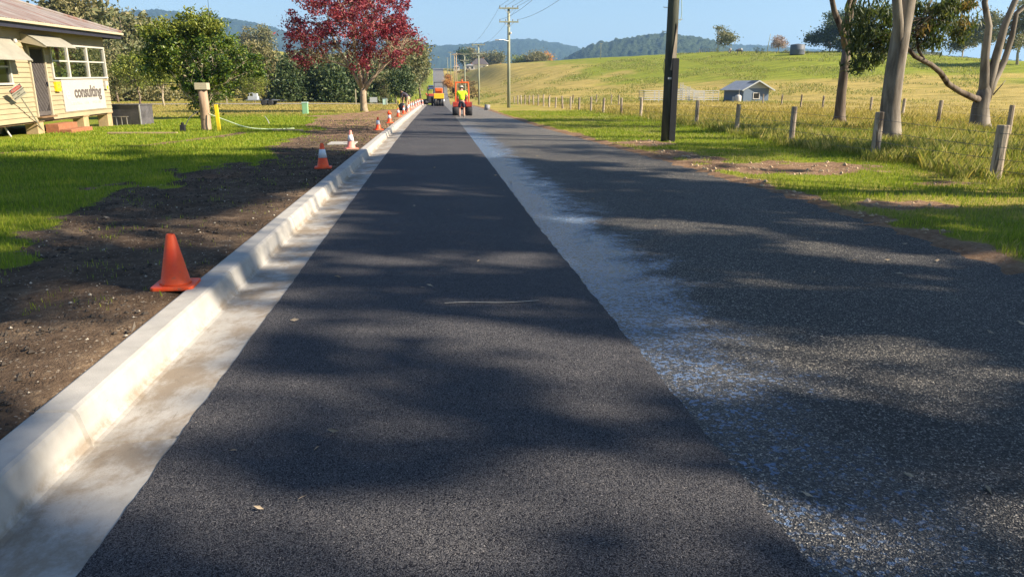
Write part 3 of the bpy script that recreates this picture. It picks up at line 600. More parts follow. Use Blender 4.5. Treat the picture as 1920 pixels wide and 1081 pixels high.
# --- gums standing just outside the picture on the right: their crowns shade the road
def open_sky(x, y_):
    """share of foliage wanted over a ground point: where the photographed road and lawn are in sun the crowns have gaps"""
    d = np.array([x, y_, 0.]) - CE; z = d @ FW
    if z < .5: return .8
    u, v = 960 + F * (d @ RT) / z, 540.5 - F * (d @ UP) / z
    for cu, cv, ru, rv, tl in ((1045, 678, 185, 40, .28), (1590, 668, 130, 30, .12), (1800, 700, 150, 32, .1), (1190, 890, 140, 60, .3), (1840, 975, 170, 70, .15), (1430, 725, 110, 30, .1), (870, 497, 150, 15, .05), (590, 545, 140, 18, .0), (1290, 546, 160, 13, .06), (1520, 545, 130, 14, .1),
                               (960, 1045, 190, 55, .1), (650, 1000, 130, 55, .1), (330, 745, 120, 55, -.5), (90, 860, 120, 60, -.5), (480, 470, 70, 45, -.5), (560, 400, 60, 22, -.4), (470, 440, 120, 22, 0), (40, 700, 90, 55, 0), (180, 595, 130, 16, 0), (40, 450, 110, 30, .1), (1230, 420, 130, 8, .1), (1640, 470, 150, 12, .1), (1010, 590, 90, 14, .1)):
        if ((u - cu) / ru) ** 2 + ((v - cv - tl * (u - cu)) / rv) ** 2 < 1.25: return .0
    vb = np.interp(u, [-200, 250, 330, 420, 600, 900, 1100, 1300, 1500, 1700, 1920, 2300], [300, 306, 312, 300, 292, 286, 306, 338, 376, 385, 395, 420])
    vb += 26 * (float(fbm(u / 70., v / 9., 91, 3)) - .5) * 2.2
    if v > vb: return .42 if -2.0 < x < -1.15 and y_ < 16 else 1.
    if v > 250: return .07 if u < 1250 else .03
    return .0
RG = [(19.5, -7.5, 20, 'tall gum tree behind the viewer on the right verge', 101), (20.5, -.5, 21, 'tallest gum tree beside the viewer, right of the road', 111), (21.5, 6.2, 22, 'high crowned gum tree just ahead of the viewer, right of the road', 121)]
g = np.random.default_rng(77); bins = [[], [], []]; SV = np.array(sv)
for _ in range(4300):
    x, y_ = g.uniform(-14, 10), g.uniform(.3, 22)
    if g.random() > open_sky(x, y_): continue
    if any(open_sky(x + dx_, y_ + dy_) == 0 for dx_, dy_ in ((.58, -.1), (-.58, .1), (.3, 0), (-.3, 0), (0, .24), (0, -.24))) and g.random() < .95: continue
    best = None
    for k_, (tx, ty, h_, _l, _s2) in enumerate(RG):
        t = ((tx - x) * SV[0] + (ty - y_) * SV[1]) / (SV[0] ** 2 + SV[1] ** 2) + g.uniform(-3, 3); p = np.array([x, y_, 0]) + SV * t; dd = math.hypot(p[0] - tx, p[1] - ty)
        if 6.5 < p[2] < 24.5 and dd < 5.2 and (best is None or dd < best[0]): best = (dd, k_, p)
    if best: bins[best[1]].append(best[2])
for (tx, ty, h_, lab, sd_), cl in zip(RG, bins):
    B = np.array(gp(tx, ty)); r = random.Random(sd_); cl = np.array(cl) - B; t = thing('gum_tree', lab, 'tree', tuple(B))
    tk = [(0, 0, -.1)] + [(r.uniform(-.25, .25) * k, r.uniform(-.2, .2) * k, h_ * .17 * k) for k in range(1, 6)]
    mb = MB(); mb.tube(tk, [.5, .36, .3, .25, .18, .1], 10); limbs(mb, tk, None, cl[::max(1, len(cl) // 40)], r, .09, .015, .4, twigs=1); mb.obj('trunk', 'gum', t, True)
    leafcloud('crown', spray(cl, 34, .19, sd_ + 1, .8), .22, 'lgum', t, sd_ + 2, 2.6, .5)
B = gp(30, 12); simple_gum = tree('gum_tree', 'gum tree set back in the paddock on the right', 'tree', B, [(0, 0, -.1), (.1, 0, 3), (.2, .1, 7), (.1, 0, 12), (0, 0, 15)], [.4, .3, .24, .16, .08], [(0, 0, 15.5, 3.2, 3.0, 2.8), (-1, 0, 12, 2, 2, 1.6)], 'lgum', 'gum', 131, nc=60, per=44, sig=.42, leaf=.24, nl=20, aspect=3.0, droop=.6, lo=.5, r0=.08, n=10)

# --- background trees on the left
def simple_tree(name, label, x, y_, h, wd, lm, seed, bark_='bark', kind='round', group=None, nc=90, per=44, leaf=None, lowest=.22, base=None):
    B = base or gp(x, y_); r = random.Random(seed); bl = []
    if kind == 'round':
        for k in range(7): bl.append((r.uniform(-.3, .3) * wd, r.uniform(-.3, .3) * wd, h * r.uniform(lowest + .22, .82), wd * r.uniform(.2, .34), wd * r.uniform(.2, .34), h * r.uniform(.10, .2)))
        bl.append((0, 0, h * .6, wd * .36, wd * .36, h * (.36 - lowest * .4)))
    elif kind == 'gum':
        for k in range(9):
            z = r.uniform(lowest, .9); bl.append((r.uniform(-.36, .36) * wd * (1.1 - z * .5), r.uniform(-.36, .36) * wd * (1.1 - z * .5), h * z, wd * r.uniform(.14, .26), wd * r.uniform(.14, .26), h * r.uniform(.06, .12)))
    elif kind == 'fir':
        for k in range(8):
            z = .1 + .84 * k / 7; q = wd * .5 * (1.02 - z) ** .75 + .1; bl.append((0, 0, h * z, q, q, h * .075))
    tk = [(0, 0, -.2)] + [(r.uniform(-.02, .02) * h, r.uniform(-.02, .02) * h, h * f) for f in (.15, .35, .55, .8)]
    lf = leaf or h * .028
    return tree(name, label, 'tree', B, tk, [h * .022, h * .017, h * .013, h * .009, h * .004], bl, lm, bark_, seed, nc=nc, per=per, sig=lf * 2.0, leaf=lf, nl=18, aspect=1.7, lo=.3, r0=h * .006, r1=h * .0018, group=group, twigs=0, n=6)
wood = 'trees along the edge of the wood'
def px_tree(name, label, u, vb, vt, wpx, D, **k):
    b = at(u, vb, D); x, y_ = b[0], b[1]; z = zs(x, y_); h = EYE + (at(u, vt, D)[2] - EYE) - z; return simple_tree(name, label, x, y_, h, wpx / F * D * 1.03, **k)
px_tree('gum_tree', 'tallest grey green gum tree rising behind the house roof', 245, 190, -8, 120, 118, lm='lforest', seed=201, kind='gum', group=wood, nc=230, lowest=.1)
px_tree('gum_tree', 'tall gum tree at the right shoulder of the big wood, behind the green tree', 308, 190, 14, 95, 122, lm='lforest2', seed=202, kind='gum', group=wood, nc=190, lowest=.15)
px_tree('gum_tree', 'gum tree filling the gap right of the cream house corner', 222, 190, 72, 70, 100, lm='lforest', seed=203, kind='round', group=wood, nc=110, lowest=.02)
px_tree('bushy_tree', 'low olive tree seen through the house windows', 165, 192, 62, 90, 92, lm='lforest2', seed=199, kind='round', group=wood, nc=150, lowest=-.05)
px_tree('bushy_tree', 'bushy tree hidden behind the cream house', 110, 192, 60, 90, 90, lm='lyellow', seed=198, kind='round', group=wood, nc=120, lowest=-.05)
px_tree('gum_tree', 'olive gum tree behind the house gable', 160, 190, -20, 110, 125, lm='lforest2', seed=204, kind='gum', group=wood, nc=120)
px_tree('spreading_tree', 'yellow green spreading tree with pale forked trunk on the dry field', 308, 198, 96, 100, 78, lm='lyellow', seed=205, kind='gum', bark_='barkpale', group=wood, nc=130, lowest=.3)
px_tree('spreading_tree', 'yellow green tree with dark trunk, left of the pale forked one', 262, 196, 92, 70, 84, lm='lyellow', seed=206, kind='round', group=wood, nc=110, lowest=.1)
px_tree('round_tree', 'big rounded olive brown tree left of the dark firs', 482, 190, 74, 98, 132, lm='lforest2', seed=207, kind='round', group=wood, nc=200, lowest=0, leaf=.30)
px_tree('bushy_tree', 'small mid green tree beside the trailer', 478, 193, 128, 60, 96, lm='lyellow', seed=208, kind='round', group=wood, nc=100, lowest=.05)
px_tree('gum_tree', 'gum tree on the rise above the rounded olive tree', 498, 120, 44, 42, 260, lm='lforest', seed=209, kind='round', group=wood, nc=80)
px_tree('gum_tree', 'pale brown tree on the rise, left of the dark hilltop gum', 465, 130, 48, 42, 265, lm='lforest2', seed=210, kind='round', group=wood, nc=80)
px_tree('gum_tree', 'gum tree poking above the green tree top on the skyline', 392, 120, 18, 26, 240, lm='lforest', seed=211, kind='round', group=wood, nc=60)
firs = 'row of dark firs beyond the side road'
for k, (u, vt, wp, D, lab) in enumerate(((543, 112, 66, 100, 'dark fir at the left end of the fir row, beside the trailer'), (583, 106, 72, 103, 'dark fir left of the green pillar, second in the row'),
        (625, 112, 66, 101, 'dark fir just left of the red tree trunk'), (664, 118, 60, 104, 'dark fir directly behind the red tree trunk'), (705, 122, 56, 108, 'dark fir right of the red tree trunk, above the grey board'))):
    px_tree('fir_tree', lab, u, 194, vt, wp, D, lm='lfir', seed=220 + k, kind='fir', group=firs, nc=150, per=40, leaf=.30)
px_tree('roadside_tree', 'tall dark green tree rounded at the top beside the far road', 766, 178, 54, 62, 140, lm='lforest', seed=231, kind='round', nc=220, lowest=0, leaf=.30)
px_tree('roadside_tree', 'tall green tree nearest the far road edge', 788, 160, 80, 28, 200, lm='lforest', seed=232, kind='round', nc=120, lowest=0)
px_tree('roadside_tree', 'dense green tree behind the red tree top', 742, 180, 66, 50, 135, lm='lforest', seed=233, kind='round', nc=140, lowest=0)
px_tree('bushy_tree', 'low bushy dark tree above the bending worker', 754, 186, 124, 40, 98, lm='lfir', seed=234, kind='round', nc=150, lowest=0, leaf=.22)
px_tree('bushy_tree', 'small green tree beside the parked blue vehicle', 722, 186, 130, 34, 105, lm='lforest', seed=235, kind='round', nc=90, lowest=0)
# the wood itself on the rise behind: one mass
g = np.random.default_rng(7); pts = []
for k in range(230):
    u = g.uniform(-60, 800); D = g.uniform(125, 330)
    vt = np.interp(u, [-60, 200, 245, 330, 430, 520, 600, 700, 800], [0, 4, 8, 52, 78, 94, 106, 112, 118]) + g.uniform(0, 36)
    b = at(u, 170, D); z = zs(b[0], b[1]); top = at(u, vt, D)[2]; h = min(max(top - z, 6), 24)
    if b[0] > -6 - .02 * b[1]: continue
    cl = clumps([(b[0], b[1], z + h * .55, h * .28, h * .28, h * .42), (b[0] + g.uniform(-2, 2), b[1], z + h * .8, h * .18, h * .18, h * .18)], 34, 300 + k, .6)
    pts.append(spray(cl, 12, h * .05, 500 + k))
stuff(leafcloud('woodland', np.concatenate(pts), .75, 'lforest', None, 71, 1.5))
# scrub at the foot of the wood
g = np.random.default_rng(8); pts = []
for k in range(60):
    u = g.uniform(-40, 700); D = g.uniform(108, 130); b = at(u, 190, D); z = zs(b[0], b[1])
    if b[0] > -12: continue
    pts.append(spray(clumps([(b[0], b[1], z + .8, 1.8, 1.2, 1.1)], 20, 700 + k), 12, .25, 800 + k))
stuff(leafcloud('undergrowth', np.concatenate(pts), .32, 'lforest2', None, 72, 1.5))
# --- grey twiggy shrub by the house
B = tuple(hit(-4, 256))
tree('shrub', 'grey twiggy shrub against the cream wall beside the danger sign', 'shrub', B, [(0, 0, -.1), (0, 0, .2), (.02, 0, .4)], [.05, .045, .04], [(0, 0, .8, .38, .4, .5), (.1, .0, .5, .3, .3, .35)], 'ltwig', 'barkpale', 81, nc=60, per=16, sig=.09, leaf=.07, nl=60, lo=.1, r0=.014, r1=.004, twigs=3)
# --- crest of the right hill
def crest(u, D): b = at(u, 100, D); return b[0], b[1]
def crest_tree(label, u, vb, vt, wp, D, lm, seed, kind='round', name='hilltop_tree', **k):
    b = at(u, vb, D)
    if name == 'shrub': b = hit(u, vb + 1); D = b[1]
    z = zs(b[0], b[1]); return simple_tree(name, label, b[0], b[1], max((vb - vt) / F * D, at(u, vt, D)[2] - z), wp / F * D * 1.03, lm=lm, seed=seed, kind=kind, **k)
crest_tree('lone open crowned gum tree standing on the hill crest', 1345, 97, 44, 58, 226, 'lforest', 301, 'gum', nc=80, per=34, lowest=.3, bark_='barkpale', leaf=.34)
crest_tree('rounded leafless brownish tree on the hill crest', 1459, 93, 64, 34, 232, 'lbare', 302, 'round', nc=70, per=40, leaf=.22)
crest_tree('dark leaning cypress clump left of the slender gum trunk', 1555, 96, 26, 92, 196, 'lfir', 303, 'gum', nc=190, lowest=.08, leaf=.40)
crest_tree('dark dense cypress between the slender and the thick gum trunks', 1625, 98, 18, 90, 190, 'lfir', 304, 'gum', nc=190, lowest=.06, leaf=.40)
crest_tree('dark hilltop tree right of the thick gum trunk', 1712, 106, 30, 70, 196, 'lforest', 305, 'gum', nc=130, lowest=.2, leaf=.4)
crest_tree('pale trunked hilltop gum right of the farm shed', 1802, 112, 36, 74, 184, 'lforest', 306, 'gum', nc=120, lowest=.3, bark_='barkpale', leaf=.36)
crest_tree('thin pale trunked gum on the crest behind the multi stemmed gum', 1840, 114, 20, 60, 178, 'lforest', 307, 'gum', nc=110, lowest=.3, bark_='barkpale', leaf=.36)
crest_tree('dark gum on the crest at the right end of the hill', 1905, 135, 0, 100, 140, 'lforest', 308, 'gum', nc=170, lowest=.22, bark_='barkpale', leaf=.32)
crest_tree('round dark green shrub on the crest, left of the smaller bush', 1418, 100, 87, 17, 225, 'lfir', 311, 'round', name='shrub', nc=50, lowest=-.1)
crest_tree('smaller dark bush beside the round crest shrub', 1429, 100, 90, 11, 225, 'lfir', 312, 'round', name='shrub', nc=40, lowest=-.1)
crest_tree('leafy green shrub left of the crest water tank', 1474, 100, 88, 16, 222, 'lforest', 313, 'round', name='shrub', nc=40, lowest=-.1)
crest_tree('dark shrub in front of the crest water tank', 1490, 103, 93, 12, 218, 'lfir', 314, 'round', name='shrub', nc=40, lowest=-.1)
crest_tree('leafy shrub at the foot of the lone crest gum', 1345, 99, 90, 12, 228, 'lyellow', 315, 'round', name='shrub', nc=40, lowest=-.1)
# --- far trees around the farmhouse on the road crest
crest_tree('slim dark tree left of the farmhouse', 868, 128, 90, 12, 455, 'lfir', 321, 'round', name='far_tree', nc=60, leaf=.7)
crest_tree('tall open grey tree behind the farmhouse chimney side', 880, 128, 88, 20, 470, 'lforest2', 322, 'round', name='far_tree', nc=70, leaf=.7)
crest_tree('rounded grey green tree right of the farmhouse', 910, 128, 98, 24, 465, 'lforest2', 323, 'round', name='far_tree', nc=80, leaf=.7)
crest_tree('dark rounded tree between farmhouse and shed', 932, 126, 97, 28, 455, 'lforest', 324, 'round', name='far_tree', nc=90, leaf=.7)
crest_tree('bright green round tree on the brown skyline', 974, 124, 103, 32, 420, 'lyellow', 325, 'round', name='far_tree', nc=90, leaf=.6, lowest=-.05)
crest_tree('green tree turning orange on the brown skyline', 1010, 121, 97, 48, 415, 'lforest2', 326, 'round', name='far_tree', nc=120, leaf=.6, lowest=-.05)
crest_tree('orange leaved tree behind the one turning colour', 1022, 118, 97, 22, 425, 'lorange', 327, 'round', name='far_tree', nc=60, leaf=.6, lowest=.2)
for k, (u, v, D, wp, lab) in enumerate(((838, 150, 330, 9, 'orange roadside shrub highest up the far road'), (842, 160, 300, 8, 'orange roadside shrub halfway down the far road'), (840, 141, 380, 9, 'small orange shrub near the far road crest'))):
    b = at(u, v, D); simple_tree('roadside_shrub', lab, b[0], b[1], 2.6, wp / F * D * 1.2, lm='lorange', seed=330 + k, kind='round', nc=40, lowest=-.1, leaf=.3)
g = np.random.default_rng(18); pts = []
for k in range(42):
    yy_ = g.uniform(190, 430); x = ER(yy_) + g.uniform(1.2, 5 + yy_ * .02); pts.append(spray(clumps([(x, yy_, zs(x, yy_) + .5, 1.3, 1.3, .8)], 14, 900 + k), 12, .22, 950 + k))
stuff(leafcloud('roadside_scrub', np.concatenate(pts), .34, 'lgumtan', None, 73, 1.5))

# ---------------------------------------------------------------- grass
def blades(name, xy, h, wd, mat, seed, lean=.35):
    g = np.random.default_rng(seed); n = len(xy); x, y_ = xy[:, 0], xy[:, 1]; z = zt(x, y_) - .01
    th = g.uniform(0, 2 * math.pi, n); dx, dy = np.cos(th), np.sin(th); ph = g.uniform(0, 2 * math.pi, n); ln = lean * h * g.random(n)
    lx, ly = np.cos(ph) * ln, np.sin(ph) * ln; w2 = wd * .5
    b0 = np.stack([x - dx * w2, y_ - dy * w2, z], 1); b1 = np.stack([x + dx * w2, y_ + dy * w2, z], 1)
    m1 = np.stack([x + dx * w2 * .7 + lx * .35, y_ + dy * w2 * .7 + ly * .35, z + h * .55], 1); tp = np.stack([x + lx, y_ + ly, z + h], 1)
    V = np.stack([b0, b1, m1, tp], 1).reshape(-1, 3); return stuff(npmesh(name, V, np.arange(n * 4).reshape(n, 4), mat))
def scatter(n, x0, x1, y0, y1, seed, power=1.0):
    """uniform across, density falling with distance"""
    g = np.random.default_rng(seed); q = g.random(n); yv = y0 * (y1 / y0) ** (q ** power); xv = g.uniform(x0, x1, n); return np.stack([xv, yv], 1), g
xy, g = scatter(420000, -24, -1.5, 5.2, 50, 401)
s = soil_mask(xy[:, 0], xy[:, 1]); gr = green_mask(xy[:, 0], xy[:, 1]); tuft = fbm(xy[:, 0] * 3, xy[:, 1] * 3, 33, 3)
keep = (g.random(len(xy)) > s * 1.12 - .30 * (tuft > .60)) & (xy[:, 0] < KL(xy[:, 1]) - .1) & (np.abs(xy[:, 0]) < .62 * xy[:, 1] + 1.5) & (xy[:, 0] > -13.6)
xy = xy[keep]; d = np.hypot(xy[:, 0], xy[:, 1]); hh = (.035 + .055 * g.random(len(xy))) * (.7 + .8 * fbm(xy[:, 0] * .9, xy[:, 1] * .9, 34, 3)) * (1 - .35 * soil_mask(xy[:, 0], xy[:, 1]))
blades('lawn_grass', xy, hh, np.maximum(.005, d * .00075), 'blade', 402)
xy, g = scatter(300000, 4.5, 17, 3.5, 60, 411)
e = xy[:, 0] - ER(xy[:, 1]); s = soil_mask(xy[:, 0], xy[:, 1])
keep = (g.random(len(xy)) > s * 1.3 - .03) & (e > .12) & (xy[:, 0] < .86 * xy[:, 1] + 5) ; xy = xy[keep]; d = np.hypot(xy[:, 0], xy[:, 1])
hh = (.03 + .06 * g.random(len(xy))) * (.6 + .9 * fbm(xy[:, 0] * .8, xy[:, 1] * .8, 35, 3)) * (1 + .9 * sst((xy[:, 0] - 9) / 3))
dv = g.random(len(xy)) < .22 + .5 * sst((fbm(xy[:, 0] * .6, xy[:, 1] * .6, 44, 3) - .5) / .15)
blades('verge_grass', xy[~dv], hh[~dv], np.maximum(.005, d[~dv] * .0006), 'blade', 412)
blades('verge_straw', xy[dv], hh[dv] * .9, np.maximum(.004, d[dv] * .0005), 'bladeolive', 413, .8)
# long grass along and beyond the fence
xy, g = scatter(560000, 8.6, 36, 11, 65, 421)
fx = np.interp(xy[:, 1], [11, 22, 28, 34, 46, 60, 75], [9.9, 10.3, 10.9, 11.5, 12, 11.2, 10.6]); c = fbm(xy[:, 0] * .7, xy[:, 1] * .7, 36, 3)
keep = (xy[:, 0] > fx - .2 + (c - .5) * 1.6) & (c > .36) & (xy[:, 0] < .84 * xy[:, 1] + 2) & (g.random(len(xy)) > sst((xy[:, 0] - fx - 3) / 22)) & (g.random(len(xy)) > sst((xy[:, 1] - 35) / 40)); xy = xy[keep]; c = c[keep]; d = np.hypot(xy[:, 0], xy[:, 1])
hh = (.08 + .27 * g.random(len(xy)) ** 1.6) * (.4 + 1.2 * c)
dry = g.random(len(xy)) < np.clip((xy[:, 1] - 20) / 44 + (xy[:, 0] - 16) / 40, .08, .85)
blades('long_green_grass', xy[~dry], hh[~dry], np.maximum(.004, d[~dry] * .00022), 'bladeolive', 422, .7)
blades('long_dry_grass', xy[dry], hh[dry] * 1.15, np.maximum(.0035, d[dry] * .00022), 'bladedry', 423, .7)
xy, g = scatter(90000, 6, 75, 40, 130, 431, .8)
keep = (xy[:, 0] > ER(xy[:, 1]) + 4 + fbm(xy[:, 0] * .2, xy[:, 1] * .2, 37, 3) * 6) & (fbm(xy[:, 0] * .3, xy[:, 1] * .3, 38, 3) > .42) & (xy[:, 0] < 1.2 * xy[:, 1]) & (g.random(len(xy)) > sst((xy[:, 0] - 25) / 50)) & (g.random(len(xy)) > sst((xy[:, 1] - 70) / 60)) & (g.random(len(xy)) < sst((xy[:, 1] - 38) / 25)); xy = xy[keep]; d = np.hypot(xy[:, 0], xy[:, 1])
blades('paddock_grass', xy, .10 + .22 * g.random(len(xy)), d * .00042, 'bladedry', 432, .6)
xy, g = scatter(60000, -45, -3, 45, 100, 441); keep = (xy[:, 0] < KL(xy[:, 1]) - .6) & (g.random(len(xy)) > soil_mask(xy[:, 0], xy[:, 1])) & (xy[:, 0] > -.7 * xy[:, 1]) & (np.abs(xy[:, 1] - np.interp(xy[:, 0], [-120, -40, -3], [70, 84, 90])) > 2.6); xy = xy[keep]; d = np.hypot(xy[:, 0], xy[:, 1])
blades('field_grass', xy, .05 + .08 * g.random(len(xy)), d * .0007, 'bladedry', 442)
xy, g = scatter(150000, 8, 140, 85, 240, 445, .9); cl_ = fbm(xy[:, 0] * .16, xy[:, 1] * .10, 46, 4)
keep = (xy[:, 0] > ER(xy[:, 1]) + 6) & (cl_ + .16 * g.random(len(xy)) > .60) & (xy[:, 0] < .75 * xy[:, 1]); xy = xy[keep]; d = np.hypot(xy[:, 0], xy[:, 1])
blades('pasture_tufts', xy, .12 + .26 * g.random(len(xy)), d * .0007, 'bladeolive', 446, .6)
# clods and pebbles on the bare earth, leaf litter on the road
def lumps(name, xy, size, mat, seed, zoff=0.):
    g = np.random.default_rng(seed); n = len(xy); z = zt(xy[:, 0], xy[:, 1]) + zoff
    o6 = np.array([(1, 0, 0), (-1, 0, 0), (0, 1, 0), (0, -1, 0), (0, 0, .8), (0, 0, -.6)]) ; f8 = np.array([(0, 2, 4), (2, 1, 4), (1, 3, 4), (3, 0, 4), (2, 0, 5), (1, 2, 5), (3, 1, 5), (0, 3, 5)])
    V = (np.stack([xy[:, 0], xy[:, 1], z], 1)[:, None, :] + o6[None] * (1 + .7 * (g.random((n, 6, 3)) - .5)) * size[:, None, None]).reshape(-1, 3)
    return stuff(npmesh(name, V, (f8[None] + 6 * np.arange(n)[:, None, None]).reshape(-1, 3), mat))
xy, g = scatter(52000, -7, -1.7, 2.2, 40, 451); s = soil_mask(xy[:, 0], xy[:, 1]); keep = (s > .45) & (xy[:, 0] < KL(xy[:, 1]) - .03) & (fbm(xy[:, 0] * 2, xy[:, 1] * 2, 39, 3) > .42); xy = xy[keep]
lumps('soil_clods', xy, .004 + .020 * g.random(len(xy)) ** 5 + .003 * xy[:, 1] / 10, 'clod', 452)
xy, g = scatter(700, -5, -1.75, 2.2, 30, 453); xy = xy[soil_mask(xy[:, 0], xy[:, 1]) > .5]; lumps('pebbles', xy, .005 + .012 * g.random(len(xy)) ** 3, 'stone', 454, .006)
xy, g = scatter(2600, 5.6, 10, 8, 30, 455); xy = xy[soil_mask(xy[:, 0], xy[:, 1]) > .5]; lumps('soil_clods', xy, .012 + .05 * g.random(len(xy)) ** 4, 'timber', 456)
g = np.random.default_rng(461); n = 60; yv = 2.2 * (26 / 2.2) ** g.random(n); xv = g.uniform(-1.2, 5.2, n); fresh = xv < SEAM(yv)
pts = np.stack([xv, yv, zroad(yv) + np.where(fresh, .022, -.008)], 1); o = leafcloud('leaf_litter', pts, .030, 'deadleaf', None, 462, 3.0, 0, .85); stuff(o)
xy, g = scatter(26, -6, -1.8, 2.6, 18, 463); pts = np.stack([xy[:, 0], xy[:, 1], zt(xy[:, 0], xy[:, 1]) + .02], 1); stuff(leafcloud('leaf_litter', pts, .042, 'deadleaf', None, 464, 2.4, 0, .7))

# ---------------------------------------------------------------- the weatherboard house
H0 = thing('weatherboard_house', 'cream weatherboard house on stumps with rusty iron roof and screen door', 'house', (-13.87, 31, .1)); H0.rotation_euler = (rad(1.1), 0, 0)
def boards(mb, y0, y1, z0, z1, x=0, pitch=.165):
    z = .48
    while z < z1 - 1e-4:
        a, b = max(z, z0), min(z + pitch, z1)
        if b - a > .01: mb.prism([(x - .03, a), (x + .034 - .030 * (a - z) / pitch, a), (x + .034 - .030 * (b - z) / pitch, b - .0005), (x - .03, b - .0005)], y0, y1, 'y')
        z += pitch
mb = MB(); T = 3.62
for a in ((-6.6, -4.62, .48, T), (-4.62, -3.40, .48, 1.72), (-4.62, -3.40, 3.02, T), (-3.40, -2.16, .48, T), (-2.16, -1.02, .48, .60), (-2.16, -1.02, 3.03, T), (-1.02, -.58, .48, T), (-.58, 4.24, .48, 1.88), (-.58, 4.24, 3.16, T), (4.24, 4.35, .48, T)): boards(mb, *a)
mb.obj('wall', 'cream', H0)
mb = MB(); mb.box((-3.6, 4.33, 1.18), (7.1, .06, 1.4)).box((-3.6, 4.33, 3.4), (7.1, .06, .5))
for x in (-.08, -1.9, -3.7, -5.5, -7.1): mb.box((x, 4.33, 2.52), (.14, .055, 1.28))
mb.box((-7.15, -1.1, 1.18), (.06, 10.8, 1.4)).box((-7.15, -1.1, 3.4), (.06, 10.8, .5)).box((-7.15, -4, 2.5), (.058, 5, 1.3)).box((-3.6, -6.6, 2.05), (7.1, .06, 3.1)); mb.obj('wall', 'cream', H0)
MB().box((-3.6, -1.1, .44), (7.1, 10.8, .06)).obj('floor', 'floorwood', H0); MB().box((-2.6, -.85, 2.05), (5.0, .06, 3.0)).obj('inner_wall', 'creamtrim', H0)
MB().box((-3.5, -1.1, 3.66), (7.6, 11.2, .04)).obj('ceiling', 'creamtrim', H0)
def corr(yv): return .014 * np.sin(yv * 2 * math.pi / .17)
def roof():
    ys = np.arange(-9, 5.0, .0425); xe, ye, ze, k, rx = .56, 5.0, 3.78, .36, -3.55
    V = []; Q = []
    for yv in ys:
        xt = max(rx, xe - (ye - yv)); c = float(corr(yv))
        V += [(xe, yv, ze + c), (xt, yv, ze + (xe - xt) * k + c)]
    n = len(ys); Q = [(2 * i, 2 * i + 2, 2 * i + 3, 2 * i + 1) for i in range(n - 1)]
    m = MB(); m.add(V, Q); zr_ = ze + (xe - rx) * k; yr = ye - (xe - rx); xb = 2 * rx - xe
    m.add([(xe, ye, ze), (rx, yr, zr_), (xb, ye, ze)], [(0, 2, 1)]).add([(xb, ye, ze), (rx, yr, zr_), (rx, -9, zr_), (xb, -9, ze)], [(0, 3, 2, 1)])
    r_ = m.obj('roof', 'roof', H0)
    MB().tube([(xe, ye, ze + .02), (rx, yr, zr_ + .03)], .07, 6).tube([(rx, yr, zr_ + .03), (rx, -9, zr_ + .03)], .08, 6).tube([(xb, ye, ze + .02), (rx, yr, zr_ + .03)], .07, 6).obj('ridge_cap', 'roof', r_)
    MB().box((.60, -2.02, 3.72), (.10, 14.1, .09)).box((-3.5, 5.04, 3.72), (8.1, .10, .09)).obj('gutter', 'creamtrim', r_, bevel=.01)
    MB().box((.53, -2.02, 3.60), (.03, 14.0, .18)).box((-3.5, 4.97, 3.60), (8.0, .03, .18)).box((.27, -2.0, 3.655), (.48, 13.9, .02)).obj('fascia', 'fascia', r_)
roof()
# screen door
d = MB().box((-.02, -1.59, 1.82), (.05, 1.02, 2.36)).obj('door', 'dark', H0)
mb = MB()
for yv in (-2.13, -1.05): mb.box((.035, yv, 1.815), (.09, .07, 2.43))
mb.box((.035, -1.59, 3.0), (.088, 1.0, .06)); mb.obj('door_frame', 'creamtrim', d)
mb = MB()
for i in range(26):
    for s in (-1, 1):
        z0 = .72 + i * .115 - .5; a = (.022 + .002 * s, -2.04, z0 if s > 0 else z0 + .92); b = (.022 + .002 * s, -1.14, z0 + .92 if s > 0 else z0)
        za, zb = a[2], b[2]; f0, f1 = 0., 1.
        lo, hi = .76, 2.94
        for zz_ in (lo, hi):
            pass
        if za == zb: continue
        t0 = (lo - za) / (zb - za); t1 = (hi - za) / (zb - za); t0, t1 = min(t0, t1), max(t0, t1); f0, f1 = max(0, t0), min(1, t1)
        if f1 - f0 > .03:
            A = Vector(a).lerp(Vector(b), f0); B_ = Vector(a).lerp(Vector(b), f1); mb.tube([A, B_], .008, 4)
mb.box((.02, -2.06, 1.82), (.03, .06, 2.3)).box((.02, -1.12, 1.82), (.03, .06, 2.3)).box((.02, -1.59, .72), (.03, .9, .14)).box((.02, -1.59, 2.94), (.03, .9, .07)).obj('security_screen', 'mesh', d)
MB().box((.05, -1.13, 1.72), (.05, .04, .16)).tube([(.06, -1.15, 1.75), (.09, -1.22, 1.75)], .012, 6).obj('handle', 'fascia', d)
MB().box((.09, -1.59, .60), (.20, 1.14, .05)).obj('sill', 'floorwood', d)
def window(y0, y1, z0, z1, mull, trans, x=.0):
    f = MB(); f.box((x + .02, (y0 + y1) / 2, z0 - .02), (.14, y1 - y0 + .1, .06)).box((x + .02, (y0 + y1) / 2, z1 + .02), (.10, y1 - y0 + .06, .06))
    for yv in (y0, y1): f.box((x + .02, yv, (z0 + z1) / 2), (.098, .08, z1 - z0 - .02))
    for yv in mull: f.box((x + .015, yv, (z0 + z1) / 2), (.088, .11, z1 - z0 - .021))
    ed = [y0] + list(mull) + [y1]
    for a, b in zip(ed, ed[1:]):
        if trans: f.box((x + .01, (a + b) / 2, trans), (.05, b - a - .1, .05))
    wd = f.obj('window', 'white', H0)
    for a, b in zip(ed, ed[1:]): MB().box((x - .005, (a + b) / 2, (z0 + z1) / 2), (.008, b - a - .06, z1 - z0)).obj('pane', 'glass', wd)
    return wd
window(-.52, 4.18, 1.94, 3.10, (.82, 2.52), 2.54)
window(-4.56, -3.46, 1.78, 2.96, (), 2.3)
